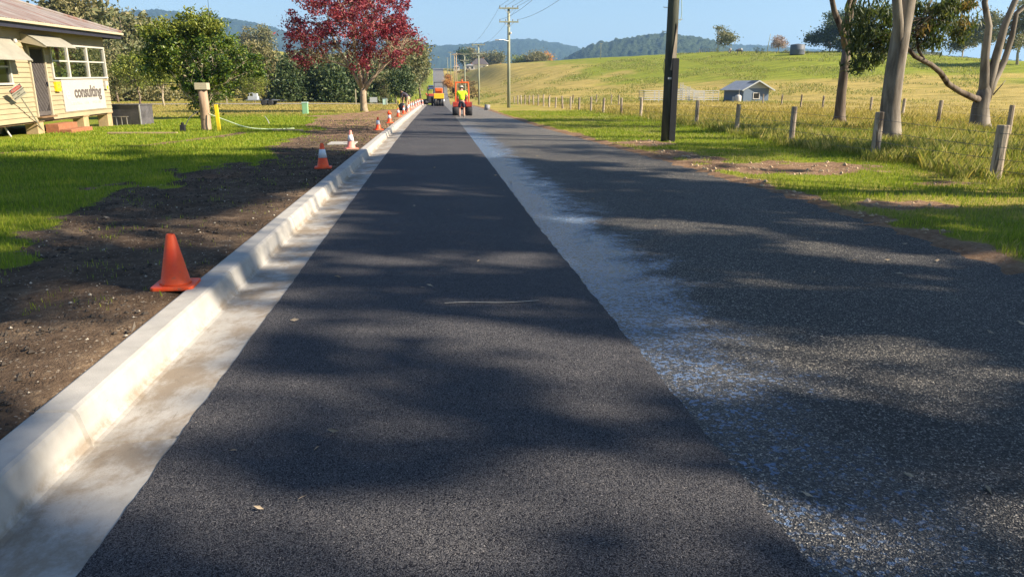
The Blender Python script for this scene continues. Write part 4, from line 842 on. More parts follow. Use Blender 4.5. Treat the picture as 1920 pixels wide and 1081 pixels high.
# awnings
def awning(y0, y1, zt_, out, drop, curve):
    m = MB(); n = 8; th = .02
    for k in range(n):
        a, b = k / n, (k + 1) / n; f = lambda t: (.03 + out * t, zt_ - drop * (t ** curve))
        (x0, z0), (x1, z1) = f(a), f(b); m.prism([(x0, z0), (x1, z1), (x1, z1 - th), (x0, z0 - th)], y0, y1, 'y')
    n = 10; pr = [(.03 + out * k / n, zt_ - drop * (k / n) ** curve - .022) for k in range(n + 1)] + [(.03 + out, zt_ - drop - .06), (.03, zt_ - drop * .75)]
    m2 = MB(); m2.prism(pr, y0 + .01, y0 + .02, 'y')
    a = m.obj('awning', 'awn', H0); m2.obj('side_flap', 'creamtrim', a); MB().prism(pr, y1 - .02, y1 - .01, 'y').obj('side_flap', 'creamtrim', a); return a
awning(-2.45, -.15, 3.42, .78, .42, 1.5); awning(-5.2, -3.15, 3.2, .62, .68, 1.05)
MB().lathe([(.05, 0), (.07, .05), (.05, .14)], 10, (.12, -3.0, 3.05)).box((.05, -3.0, 3.1), (.12, .05, .05)).obj('wall_lamp', 'white', H0)
for yv in (-6.2, -1.95, 1.75, 4.08): MB().box((-.22, yv, .16), (.42, .46, .58)).box((-.22, yv, .455), (.5, .54, .03)).obj('stump', 'stump', H0, bevel=.02)
for yv in (-6.2, -1.95, 1.75, 4.08): MB().box((-6.8, yv, .16), (.3, .3, .58)).obj('stump', 'stump', H0)
st = MB().box((.27, -1.0, .10), (.45, 1.5, .48)).obj('steps', 'brick', H0, bevel=.012); MB().box((.70, -.85, .0), (.41, 1.75, .30)).obj('step', 'brick', st, bevel=.012)
MB().tube([(-.4, -3.6, .42), (-.2, -3.55, -.05)], .03, 8).obj('drain_pipe', 'white', H0)
# banner, notices and the danger sign
bn = thing('banner_sign', 'white banner reading consulting fixed under the front windows', 'sign', tuple(H0.matrix_basis @ Vector((0, 0, 0)))); bn.rotation_euler = (rad(1.1), 0, 0); bn.location = H0.location
MB().prism([(.028, .70), (.06, .69), (.05, 1.86), (.026, 1.86)], -.02, 3.70, 'y').obj('banner_sheet', 'banner', bn)
RX = (math.pi / 2, 0, math.pi / 2)
textmesh('lettering', 'consulting', .62, 'ink', bn, (.0605, 2.13, 1.38), RX, .004, .98, .018)
for s_, yy2 in (('CADASTRAL', 1.0), ('CIVIL', 1.9), ('SURVEYING', 2.85)): textmesh('lettering', s_, .17, 'inkfaint', bn, (.063, yy2, .98), RX, .003, 1.0)
textmesh('lettering', 'e', .72, 'inkor', bn, (.0605, .35, 1.36), RX, .003, 1.0, .01)
for yv, zv in ((.12, 1.45), (3.45, 1.12), (3.6, 1.75)): pass
for yv, lab, wid in ((-.42, 'bright yellow notice box left of the white banner', .34), (3.92, 'small white and yellow notice at the house corner right of the banner', .26)):
    q = thing('notice_box', lab, 'notice', H0.location); q.rotation_euler = (rad(1.1), 0, 0)
    b = MB().box((.07, yv, 1.62), (.10, wid, .34)).obj('board', 'yellow' if yv < 0 else 'banner', q, bevel=.008)
    if yv > 0: MB().box((.122, yv, 1.53), (.006, .16, .13)).obj('yellow_panel', 'yellow', q)
    else: MB().box((.122, yv, 1.70), (.004, .2, .03)).box((.122, yv, 1.62), (.004, .24, .02)).box((.122, yv, 1.57), (.004, .2, .02)).obj('printed_lines', 'ink', q)
def danger_sign():
    b0 = Vector(hit(84, 250)); d_ = ray(27, 164); top = Vector(CE + d_ * (-13.45 / d_[0]))
    ax = (top - b0).normalized(); nrm = Vector((.55, -.83, .1)); nrm = (nrm - ax * nrm.dot(ax)).normalized(); sx = ax.cross(nrm).normalized()
    t = thing('danger_sign', 'white danger sign with red oval on a leaning stake before the house', 'sign'); Mx = Matrix((sx, nrm, ax)).transposed().to_4x4(); Mx.translation = b0; t.matrix_world = Mx
    L = (top - b0).length
    MB().box((0, -.02, L * .5 - .05), (.035, .025, L + .05)).obj('stake', 'galv', t)
    MB().box((0, .0, L - .28), (.43, .012, .62)).obj('board', 'white', t, bevel=.004)
    MB().box((0, .008, L - .08), (.40, .003, .19)).obj('black_panel', 'blacksign', t)
    MB().lathe([(.09, .0), (.09, .004)], 28, (0, 0, 0), 'y').obj('red_oval', 'redsign', t, loc=(0, .0105, L - .08)).scale = (2.05, 1, .92)
    MB().lathe([(.096, .0), (.096, .003)], 28, (0, 0, 0), 'y').obj('white_oval', 'white', t, loc=(0, .0095, L - .08)).scale = (2.05, 1, .94)
    R_ = (math.pi / 2, 0, math.pi)
    textmesh('lettering', 'DANGER', .095, 'white', t, (0, .0165, L - .08), R_, .001, .8, .003)
    for i, s in enumerate(('CONSTRUCTION', 'SITE', 'DO NOT ENTER')): textmesh('lettering', s, .068, 'blacksign', t, (0, .0075, L - .27 - .105 * i), R_, .001, .85, .002)
danger_sign()
# dark weathered bin beside the house
b = hit(232, 237); q = thing('garden_bin', 'dark weathered sheet bin with pale corner post beside the house', 'bin', (b[0] + .05, b[1] + .5, b[2]), rad(-14))
MB().box((-.2, .5, .43), (1.5, 1.0, .9)).obj('side_sheets', 'greybox', q, bevel=.01); MB().box((.56, .02, .44), (.05, .05, .95)).obj('corner_post', 'galv', q); MB().box((-.2, .5, .90), (1.56, 1.06, .04)).obj('lid', 'greybox', q)
mb = MB().box((-.35, -.12, .40), (.85, .03, .03))
for x in (-.75, -.5, -.25, .0): mb.box((x, -.12, .18), (.025, .025, .44))
mb.obj('rail', 'galv', q)

# ---------------------------------------------------------------- lawn furniture
B = gp(-8.58, 30.39); q = thing('log_post', 'thick weathered log post with a cream cap on the lawn', 'post', B)
MB().tube([(0, 0, -.1), (0, 0, .1), (.01, 0, .8), (-.01, 0, 1.5)], [.20, .19, .175, .17], 12).obj('log', 'log', q, True); MB().box((-.01, 0, 1.62), (.46, .4, .25)).obj('cap', 'creamtrim', q, bevel=.015); MB().tube([(0, -.19, .42), (.17, 0, .43), (0, .19, .42), (-.19, 0, .43), (0, -.19, .42)], .014, 5).obj('strap', 'blacksign', q)
B = gp(-7.91, 29.61); q = thing('yellow_stake', 'yellow painted stake beside the log post', 'stake', B); MB().box((0, 0, .46), (.12, .09, 1.0)).obj('stake', 'yellow', q, rot=(0, rad(-2), 0), bevel=.006)
def hang(pts, rr, name, m, lab, cat): tag(MB().tube(pts, rr, 6).obj(name, m, None, True), lab, cat)
z = zs(-8.4, 30.2)
def curve(pts, n=8):
    P_ = [Vector(p) for p in pts]; out = []
    for i in range(len(P_) - 1):
        p0, p1, p2, p3 = P_[max(i - 1, 0)], P_[i], P_[i + 1], P_[min(i + 2, len(P_) - 1)]
        for k in range(n):
            t = k / n; out.append(.5 * ((2 * p1) + (p2 - p0) * t + (2 * p0 - 5 * p1 + 4 * p2 - p3) * t * t + (3 * p1 - p0 - 3 * p2 + p3) * t ** 3))
    return out + [P_[-1]]
hang(curve([(-8.40, 30.2, z + .62), (-7.9, 30.0, z + .45), (-7.0, 29.9, z + .14), (-6.2, 30.1, z + .05), (-5.4, 30.8, z + .04)]), .022, 'hose', 'hose', 'pale green hose running from the log post across the lawn', 'hose')
hang(curve([(-8.75, 30.2, z + .72), (-9.0, 29.9, z + .5), (-9.12, 29.5, z + .12)]), .016, 'cable', 'blacksign', 'black cable drooping from the log post to a plug', 'cable')
q = thing('plug_box', 'black plug box on the grass left of the log post', 'plug', gp(-9.14, 29.4)); MB().box((0, 0, .12), (.18, .16, .26)).obj('box', 'blacksign', q, bevel=.02); MB().lathe([(.05, 0), (.06, .05), (.03, .09)], 10, (0, 0, .25)).obj('cap', 'steeldark', q)
B = gp(-7.95, 49.7); q = thing('service_pillar', 'pale green service pillar on the lawn left of the red tree', 'pillar', B); MB().box((0, 0, .34), (.36, .3, .72)).obj('body', 'pillar', q, bevel=.03); MB().box((0, 0, .72), (.40, .34, .07)).obj('cap', 'pillarlight', q, bevel=.02)
b = hit(722, 197); q = thing('service_box', 'pale teal service box right of the grey board', 'box', b); MB().box((0, 0, .33), (.46, .4, .66)).obj('body', 'pillarlight', q, bevel=.03); MB().box((0, 0, .68), (.52, .46, .06)).obj('lid', 'tank', q); MB().box((.2, -.22, .3), (.06, .04, .6)).obj('corner_post', 'white', q)
b = hit(701, 198); q = thing('notice_board', 'blank grey board on two posts behind the red tree', 'sign', b); MB().box((0, 0, .55), (.72, .03, .5)).obj('board', 'sheet', q)
for x in (-.3, .3): MB().box((x, .03, .35), (.05, .04, .8)).obj('post', 'timber', q)
for u, v, h_, lab, m in ((749, 197, .62, 'short yellow marker stake on the verge left of the bending worker', 'yellow'), (668, 197, 1.6, 'tall pale marker post just left of the red tree trunk', 'creamtrim'), (426, 196, 1.7, 'tall pale post right of the green vase shaped tree', 'creamtrim')):
    b = hit(u, v); q = thing('marker_post', lab, 'post', b); MB().box((0, 0, h_ / 2 - .05), (.09 if h_ > 1 else .06, .06, h_ + .1)).obj('post', m, q); MB().box((0, 0, h_ - .06), (.10 if h_ > 1 else .07, .07, .1)).obj('band', 'white' if m == 'yellow' else 'timber', q)
b = gp(-2.55, 22.0); q = thing('pit_lid', 'pale concrete pit lid set in the soil behind the third cone', 'lid', b); MB().box((0, 0, .0), (.75, .9, .10)).obj('slab', 'concrete', q, bevel=.01); MB().box((.1, -.2, .053), (.12, .04, .008)).obj('lifting_slot', 'dark', q)
b = hit(540, 246); tag(MB().box((0, 0, .04), (1.1, .22, .06)).obj('plank', 'timber', None, loc=b, rot=(0, .02, rad(8)), bevel=.006), 'short yellowish plank lying on the lawn beyond the hose', 'plank')
b = hit(268, 252); tag(MB().box((0, 0, .05), (2.4, .16, .05)).obj('plank', 'timber', None, loc=b, rot=(0, 0, rad(-6)), bevel=.006), 'long pale plank lying on the lawn by the dark bin', 'plank')
b = hit(506, 233); tag(MB().tube([(0, 0, -.05), (-.08, 0, .18), (-.2, .02, .36)], [.018, .016, .008], 6).obj('steel_rod', 'galv', None, loc=b), 'thin bent rod sticking out of the grass', 'rod')

# ---------------------------------------------------------------- traffic cones
CG = 'traffic cones along the kerb'
def cone(label, x, y_, kind, h=.46, rz=0, sc=1.):
    B = (x, y_, zs(x, y_) + .0); q = thing('traffic_cone', label, 'traffic cone', B, rz, CG); q.scale = (sc,) * 3
    c = {'plain': 'cone', 'collar': 'cone', 'fade': 'conefade'}[kind]
    r0, r1 = (.118, .034) if kind == 'plain' else (.112, .03); f = lambda z: r0 + (r1 - r0) * (z - .035) / (h - .035)
    MB().lathe([(f(.03) + .012, .03), (f(.05), .05), (f(h * .5), h * .5), (f(h) + .001, h - .008), (f(h) - .005, h), (f(h) - .014, h - .002), (f(h) - .016, h - .05)], 32).obj('body', c, q, True)
    MB().prism([(-.14, -.165), (.14, -.165), (.165, -.14), (.165, .14), (.14, .165), (-.14, .165), (-.165, .14), (-.165, -.14)], 0, .032, 'z').obj('base', c if kind != 'collar' else 'cone', q, bevel=.008)
    if kind != 'plain':
        a, b = h * .42, h * .76; MB().lathe([(f(a) + .004, a), (f(b) + .004, b)], 32).obj('collar', 'collar', q, True)
    return q
k = lambda y_, o=.10: float(KL(y_)) - o
cone('nearest cone, all orange without a collar, touching the kerb', float(hit(331, 540)[0]), float(hit(331, 540)[1]), 'plain', .44, .06, .93)
cone('second cone from the viewer, orange with white collar on dark soil', k(15.2, .28), 15.2, 'collar', .48, .1)
cone('faded pink and white cone beside the pit lid', k(20.4, .28), 20.4, 'fade', .48, .3)
cone('orange cone with white collar just beyond the faded pink one', k(29.7, .25), 29.7, 'collar', .48, .5)
c5 = cone('orange cone carrying an extra orange cap, fifth from the viewer', k(35.9, .2), 35.9, 'collar', .48, .2); MB().lathe([(.09, .40), (.10, .46), (.05, .52), (.02, .56)], 14).obj('cap', 'cone', c5, True)
cone('sixth cone from the viewer, right of the red tree', k(44.6, .25), 44.6, 'collar', .48, .9)
cone('seventh cone from the viewer, in front of the black blower', k(50.1, .2), 50.1, 'collar', .48, .4)
cone('faded cone beside the black blower at the kerb', k(54.5, .1), 54.5, 'fade', .5, .4)
cone('cone at the feet of the bending worker', k(58.2, .2), 58.2, 'collar', .55, .7)
far0 = cone('small far cone in the long row beyond the bending worker', k(63, .2), 63, 'fade', .55, .1)
for i in range(17):
    yv = 65.4 + i * 2.2; x = k(yv, .12 + .1 * (i % 3)); dup(far0, (x, yv, zs(x, yv)), i * .7)

# ---------------------------------------------------------------- people
def person(name, label, loc, rz, J, cloth, hat=None, hair=None, scale=1.):
    t = thing(name, label, 'person', loc, rz); t.scale = (scale,) * 3
    def skin(nm, verts, edges, mat, sub=2):
        ks = list(verts); me = bpy.data.meshes.new(nm); me.from_pydata([verts[q][0] for q in ks], [(ks.index(a), ks.index(b)) for a, b in edges], [])
        o = link(nm, me, mat, t); md = o.modifiers.new('skin', 'SKIN'); md.use_smooth_shade = True; md.branch_smoothing = .5
        for i, q in enumerate(ks):
            r_ = verts[q][1]; me.skin_vertices[0].data[i].radius = r_ if hasattr(r_, '__len__') else (r_, r_)
            me.skin_vertices[0].data[i].use_root = (i == 0)
        s_ = o.modifiers.new('smooth', 'SUBSURF'); s_.levels = sub; s_.render_levels = sub; return o
    V = {}; E = []
    for nm, p, r_, par in J:
        V[nm] = (p, r_)
        if par: E.append((par, nm))
    for s in 'LR':                                        # five fingers on each hand
        w_, hnd = Vector(V['wrist' + s][0]), Vector(V['hand' + s][0]); d_ = (hnd - w_).normalized(); sd = d_.cross(Vector((0, 0, 1)) if abs(d_.z) < .8 else Vector((0, 1, 0))).normalized()
        for i, (o_, L) in enumerate(((-.03, .07), (-.01, .085), (.01, .08), (.03, .06))):
            a = hnd + sd * o_ + d_ * .02; V['f%s%d' % (s, i)] = (tuple(a), .010); V['g%s%d' % (s, i)] = (tuple(a + d_ * L + Vector((0, 0, -.015 - .006 * i))), .008); E += [('hand' + s, 'f%s%d' % (s, i)), ('f%s%d' % (s, i), 'g%s%d' % (s, i))]
        a = w_.lerp(hnd, .6) - sd * .04; V['th' + s] = (tuple(a), .012); V['ti' + s] = (tuple(a + d_ * .05 - sd * .02), .010); E += [('hand' + s, 'th' + s), ('th' + s, 'ti' + s)]
    skin('body', V, E, 'skin')
    for nm, mat, ed, add in cloth:
        vs = {}
        for a, b in ed:
            for q in (a, b):
                if q in vs: continue
                if '~' in q:                              # point between two joints: a~b~fraction
                    x_, y2, f = q.split('~'); f = float(f); p_ = tuple(Vector(V[x_][0]).lerp(Vector(V[y2][0]), f)); ra = V[x_][1]; ra = ra if hasattr(ra, '__len__') else (ra, ra); rb = V[y2][1]; rb = rb if hasattr(rb, '__len__') else (rb, rb)
                    vs[q] = (p_, (ra[0] + (rb[0] - ra[0]) * f + add, ra[1] + (rb[1] - ra[1]) * f + add))
                else:
                    r_ = V[q][1]; r_ = r_ if hasattr(r_, '__len__') else (r_, r_); vs[q] = (V[q][0], (r_[0] + add, r_[1] + add))
        skin(nm, vs, ed, mat)
    hd = Vector(V['head'][0]); up = (Vector(V['crown'][0]) - hd).normalized(); rot = up.to_track_quat('Z', 'Y').to_euler()
    if hat: MB().lathe([(.16, .0), (.165, .008), (.105, .02), (.10, .08), (.07, .115), (.01, .125)], 18).obj('hat', hat, t, True, loc=hd + up * .04, rot=rot)
    if hair: MB().lathe([(.085, -.03), (.102, .0), (.10, .06), (.07, .10), (.01, .12)], 16).obj('hair', hair, t, True, loc=hd + up * .02, rot=rot)
    return t
def joints(pel, spine, chest, neck, head, crown, sh, el, wr, ha, hip, kn, an, to, face=(0, .1, 0)):
    J = [('pelvis', pel, (.155, .12), None), ('spine', spine, (.15, .115), 'pelvis'), ('chest', chest, (.165, .12), 'spine'), ('neck', neck, .06, 'chest'), ('head', head, (.08, .095), 'neck'), ('crown', crown, (.06, .07), 'head')]
    f = Vector(face); h_ = Vector(head); J.append(('nose', tuple(h_ + f), .018, 'head'))
    for s, m in (('L', -1), ('R', 1)):
        X = lambda p: (p[0] * m, p[1], p[2]) if len(p) == 3 else p
        g_ = lambda q: q[0 if s == 'L' else 1]
        J += [('sh' + s, g_(sh), .062, 'chest'), ('el' + s, g_(el), .045, 'sh' + s), ('wrist' + s, g_(wr), .03, 'el' + s), ('hand' + s, g_(ha), (.042, .022), 'wrist' + s),
              ('hip' + s, g_(hip), .09, 'pelvis'), ('knee' + s, g_(kn), .058, 'hip' + s), ('calf' + s, tuple(Vector(g_(kn)).lerp(Vector(g_(an)), .35)), .058, 'knee' + s), ('ankle' + s, g_(an), .04, 'calf' + s), ('toe' + s, g_(to), (.045, .03), 'ankle' + s)]
    return J
tors = [('pelvis', 'spine'), ('spine', 'chest'), ('chest', 'chest~neck~.7'), ('chest', 'shL'), ('chest', 'shR')]
J1 = joints((0, 0, .93), (0, .03, 1.13), (0, .09, 1.36), (0, .15, 1.50), (0, .20, 1.60), (0, .22, 1.70), ((-.19, .08, 1.42), (.19, .08, 1.42)), ((-.25, .18, 1.15), (.33, .12, 1.17)), ((-.2, .40, 1.10), (.30, .36, 1.08)), ((-.19, .47, 1.09), (.28, .43, 1.07)),
            ((-.10, 0, .88), (.10, 0, .88)), ((-.12, .02, .50), (.12, .03, .50)), ((-.12, -.03, .09), (.13, -.02, .09)), ((-.13, .12, .035), (.14, .13, .035)))
b = hit(866, 222.0)
person('person', 'man in yellow hi-vis shirt and navy shorts standing behind the orange roller', b, rad(-2), J1,
       [('shirt', 'hivis', tors + [('shL', 'shL~elL~.7'), ('shR', 'shR~elR~.7')], .042), ('shorts', 'navy', [('pelvis', 'hipL'), ('pelvis', 'hipR'), ('hipL', 'hipL~kneeL~.85'), ('hipR', 'hipR~kneeR~.85'), ('pelvis', 'pelvis~spine~.3')], .03),
        ('boot', 'boot', [('calfL~ankleL~.6', 'ankleL'), ('ankleL', 'toeL')], .018), ('boot', 'boot', [('calfR~ankleR~.6', 'ankleR'), ('ankleR', 'toeR')], .018)], hat='hat', hair='hair', scale=1.12)
J2 = joints((0, -.12, .90), (0, .06, 1.08), (0, .28, 1.21), (0, .40, 1.29), (0, .49, 1.33), (0, .56, 1.40), ((-.18, .30, 1.20), (.18, .30, 1.20)), ((-.2, .40, .92), (.2, .38, .92)), ((-.16, .46, .58), (.16, .44, .58)), ((-.15, .47, .50), (.15, .45, .50)),
            ((-.10, -.12, .85), (.10, -.12, .85)), ((-.13, .0, .48), (.13, -.04, .48)), ((-.13, -.10, .08), (.13, -.14, .08)), ((-.14, .06, .035), (.14, .02, .035)), (0, .04, -.09))
x, y_ = -1.95, 60.2
person('person', 'worker in dark shirt and tan trousers bending over the kerb', (x, y_, zs(x, y_)), rad(62), J2,
       [('shirt', 'plum', tors + [('shL', 'elL'), ('shR', 'elR')], .045), ('trousers', 'tan', [('pelvis', 'hipL'), ('pelvis', 'hipR'), ('hipL', 'kneeL'), ('kneeL', 'calfL'), ('calfL', 'ankleL'), ('hipR', 'kneeR'), ('kneeR', 'calfR'), ('calfR', 'ankleR'), ('pelvis', 'pelvis~spine~.4')], .025),
        ('boot', 'boot', [('calfL~ankleL~.6', 'ankleL'), ('ankleL', 'toeL')], .022), ('boot', 'boot', [('calfR~ankleR~.6', 'ankleR'), ('ankleR', 'toeR')], .022)], hair='hair')

# ---------------------------------------------------------------- machines
def wheel(parent, x, y_, r_, wd, hub='machdark', axis='x', name='wheel'):
    pr = [(r_ * .55, -wd / 2), (r_ * .9, -wd / 2), (r_, -wd * .36), (r_, wd * .36), (r_ * .9, wd / 2), (r_ * .55, wd / 2)]
    o = MB().lathe(pr, 28, (0, 0, 0), axis).obj(name, 'tyre', parent, True, loc=(x, y_, r_))
    MB().lathe([(r_ * .56, -wd / 2 + .01), (r_ * .2, -wd * .3), (r_ * .2, wd * .3), (r_ * .56, wd / 2 - .01)], 18, (0, 0, 0), axis).obj('rim', hub, o, True); return o
b = hit(868, 220.5); R1 = thing('tyre_roller', 'orange framed tyre roller with wide smooth rear tyres on the new asphalt', 'road roller', (b[0], b[1] + .9, b[2]), rad(-1))
for x in (-.44, .44): wheel(R1, x, 0, .47, .40)
for x in (-.3, .3): wheel(R1, x, 1.9, .36, .30)
MB().box((0, .95, .62), (.62, 2.6, .30)).obj('chassis', 'machdark', R1, bevel=.03)
MB().box((0, 1.75, 1.0), (.72, 1.1, .55)).obj('bonnet', 'redm', R1, bevel=.06)
for s in (-1, 1):
    MB().box((s * .43, -.02, .93), (.40, .82, .06)).box((s * .43, -.43, .80), (.40, .05, .28)).obj('fender', 'redm', R1, bevel=.02); MB().box((s * .62, -.44, .78), (.03, .03, .34)).obj('side_rail', 'steel', R1)
    MB().tube([(s * .43, -.15, .9), (s * .42, -.12, 1.6), (s * .40, -.08, 2.18)], .045, 8).obj('roll_bar', 'orange', R1)
    MB().tube([(s * .43, .15, .9), (s * .44, .12, 1.5), (s * .41, -.02, 2.0)], .03, 8).obj('roll_bar', 'redm' if s > 0 else 'orange', R1)
MB().box((0, -.08, 2.17), (.90, .08, .09)).obj('roll_bar_top', 'orange', R1, bevel=.015); MB().lathe([(.05, 0), (.05, .05), (.035, .12), (.01, .14)], 12, (0, -.08, 2.21)).obj('beacon', 'orange', R1, True)
MB().box((-.56, -.05, 1.68), (.12, .05, .34)).obj('mirror', 'blacksign', R1, bevel=.02); MB().tube([(-.43, -.1, 1.6), (-.56, -.05, 1.6)], .012, 6).obj('mirror_arm', 'machdark', R1)
MB().box((0, .15, .98), (.46, .42, .12)).box((0, -.06, 1.22), (.46, .10, .5)).obj('seat', 'blacksign', R1, bevel=.03); MB().box((.0, -.30, .80), (.42, .18, .42)).obj('tank', 'redm', R1, bevel=.03)
MB().lathe([(.17, -.012), (.19, 0), (.17, .012)], 20).obj('steering_wheel', 'blacksign', R1, loc=(0, .72, 1.35), rot=(rad(60), 0, 0)); MB().tube([(0, .95, .9), (0, .72, 1.35)], .025, 6).obj('steering_column', 'machdark', R1)
MB().tube([(.05, 1.5, 1.25), (.05, 1.5, 1.95)], .03, 8).obj('exhaust', 'steel', R1); MB().box((.24, -.46, .9), (.12, .04, .12)).obj('lamp', 'redtail', R1)
b = at(823.5, 199.6, 80); b[2] = zs(b[0], 80) + .1; R2 = thing('small_roller', 'small roller with orange seat and yellow rear panel on the far asphalt', 'road roller', (b[0], b[1] + .8, b[2]), rad(-1))
for x in (-.38, -.13, .13, .38): wheel(R2, x, 0, .36, .22)
MB().lathe([(.40, -.55), (.42, -.53), (.42, .53), (.40, .55)], 28, (0, 0, 0), 'x').obj('drum', 'steel', R2, True, loc=(0, 1.7, .42))
MB().box((0, .3, .95), (1.0, 1.2, .5)).obj('body', 'machdark', R2, bevel=.04); MB().box((0, -.34, 1.0), (1.04, .08, .52)).obj('rear_panel', 'machyellow', R2, bevel=.03); MB().box((0, 1.55, .98), (1.0, .9, .3)).obj('front_yoke', 'orange', R2, bevel=.04)
mb = MB().box((0, .1, 1.38), (.8, .5, .2)).box((0, -.14, 1.62), (.8, .16, .36)); mb.obj('seat', 'orange', R2, bevel=.08)
for s in (-1, 1): MB().tube([(s * .5, .45, 1.1), (s * .47, .2, 1.8), (s * .45, .0, 2.35)], .03, 8).obj('roll_bar', 'machdark', R2); wheel(R2, s * .72 if s < 0 else .0, 1.0, .45 if s < 0 else .3, .2)
MB().box((0, 0, 2.36), (1.0, .07, .07)).obj('roll_bar_top', 'machdark', R2, bevel=.015); MB().box((-.3, -.39, .62), (.14, .05, .12)).box((.3, -.39, .62), (.14, .05, .12)).obj('lamp', 'steel', R2)
b = at(806, 194.5, 86); R3 = thing('track_loader', 'dark tracked loader with orange arms at the end of the new kerb', 'loader', (b[0] + .1, 91, zs(b[0], 91) + .1), rad(6))
for s in (-1, 1): MB().prism([(-.9, .05), (.8, .05), (1.0, .3), (.85, .52), (-.85, .52), (-1.05, .3)], s * .55 - .16, s * .55 + .16, 'x').obj('track', 'tyre', R3, bevel=.03); MB().box((s * .46, .1, 1.15), (.12, 1.6, .16), rx=rad(8)).obj('arm', 'orange', R3, bevel=.02)
MB().box((0, -.1, .72), (.8, 1.7, .6)).obj('body', 'machdark', R3, bevel=.05); MB().box((0, 1.35, .4), (1.5, .5, .5)).obj('bucket', 'machdark', R3, bevel=.05); MB().box((0, -.75, 1.1), (.7, .35, .35)).obj('engine_cover', 'redm', R3, bevel=.05)
for x, yv in ((-.36, -.5), (.36, -.5), (-.36, .35), (.36, .35)): MB().box((x, yv, 1.5), (.05, .05, 1.0)).obj('cab_post', 'machdark', R3)
MB().box((0, -.08, 2.02), (.85, 1.0, .06)).obj('cab_roof', 'machdark', R3, bevel=.02)
x, y_ = -1.78, 54.0; q = thing('blower', 'black machine with round guard standing by the kerb cones', 'blower', (x - .35, y_ + .9, zs(x - .35, y_ + .9)))
MB().lathe([(.06, -.14), (.24, -.13), (.26, 0), (.24, .13), (.06, .14)], 22, (0, 0, .34), 'y').obj('fan_housing', 'blacksign', q, True); MB().box((.02, .05, .12), (.5, .34, .1)).box((.2, 0, .32), (.18, .26, .2)).obj('engine', 'steeldark', q, bevel=.02); MB().box((.14, -.16, .3), (.14, .03, .22)).obj('plate', 'white', q)
MB().tube([(-.2, .15, .2), (-.35, .15, .62), (-.35, -.15, .62), (-.2, -.15, .2)], .014, 6).obj('handle', 'steeldark', q)
b = hit(913, 207); q = thing('drum', 'dark grey drum tipped on the right verge beyond the roller', 'drum', b, .2); MB().lathe([(.22, 0), (.235, .01), (.235, .18), (.245, .2), (.235, .22), (.235, .46), (.22, .47), (.2, .45)], 24).obj('body', 'drum', q, True, rot=(0, rad(6), 0)); MB().lathe([(.05, 0), (.05, .02)], 12, (0, 0, 0), 'x').obj('pale_patch', 'white', q, loc=(.2, -.14, .22))
def car(label, b, rz, paint, name='parked_car', long=4.4, hgt=1.65, group=None):
    q = thing(name, label, 'car', b, rz, group); h2 = hgt
    o = MB().prism([(-long / 2, .35), (-long / 2, .95), (-long / 2 + .1, 1.02), (long * .22, 1.0), (long / 2 - .05, .85), (long / 2, .4)], -.86, .86, 'x').obj('body', paint, q, bevel=.06)
    MB().prism([(-long / 2 + .12, .98), (-long / 2 + .35, h2), (long * .05, h2), (long * .24, .99)], -.76, .76, 'x').obj('cabin', paint, q, bevel=.07)
    MB().prism([(-long / 2 + .145, 1.06), (-long / 2 + .345, h2 - .12), (-long / 2 + .35, h2 - .12), (-long / 2 + .2, 1.06)], -.66, .66, 'x').obj('rear_window', 'darkglass', q, loc=(0, -.03, 0)); 
    for s in (-1, 1):
        MB().prism([(-long / 2 + .38, 1.06), (-long / 2 + .5, h2 - .12), (long * .03, h2 - .12), (long * .17, 1.06)], s * .765 - .004, s * .765 + .004, 'x').obj('side_window', 'darkglass', q); MB().box((s * .72, -long / 2 - .01, .85), (.2, .04, .16)).obj('tail_lamp', 'redtail', q)
        for yv in (-long * .3, long * .3): wheel(q, s * .76, yv, .34, .22, 'steel')
    return q
b = hit(808.5, 170.2); car('dark blue car parked on the verge edge beyond the small roller', b, rad(-3), 'carblue')
b = hit(735, 166); car('pale and blue car half hidden among the trees on the left', b, rad(20), 'carwhite')
# trailer with a load on the side road
b = hit(494, 198); q = thing('trailer', 'low twin axle trailer with a grey load parked on the side road', 'trailer', b)
MB().box((0, 0, .52), (3.0, 1.7, .09)).obj('deck', 'steel', q, bevel=.02); MB().tube([(1.5, .4, .5), (2.3, 0, .48), (1.5, -.4, .5)], .04, 6).obj('drawbar', 'steeldark', q)
for x in (.25, .85):
    for s in (-1, 1): wheel(q, x, s * .86, .30, .2, 'white', 'y')
MB().box((.55, -.88, .66), (1.3, .26, .04)).obj('mudguard', 'steeldark', q); MB().box((-.9, 0, .72), (.9, 1.0, .35)).box((-.7, 0, 1.0), (.4, .6, .35)).tube([(-1.2, 0, .7), (-1.3, 0, 1.15), (-.9, 0, 1.2)], .04, 6).obj('load', 'sheet', q, bevel=.03)

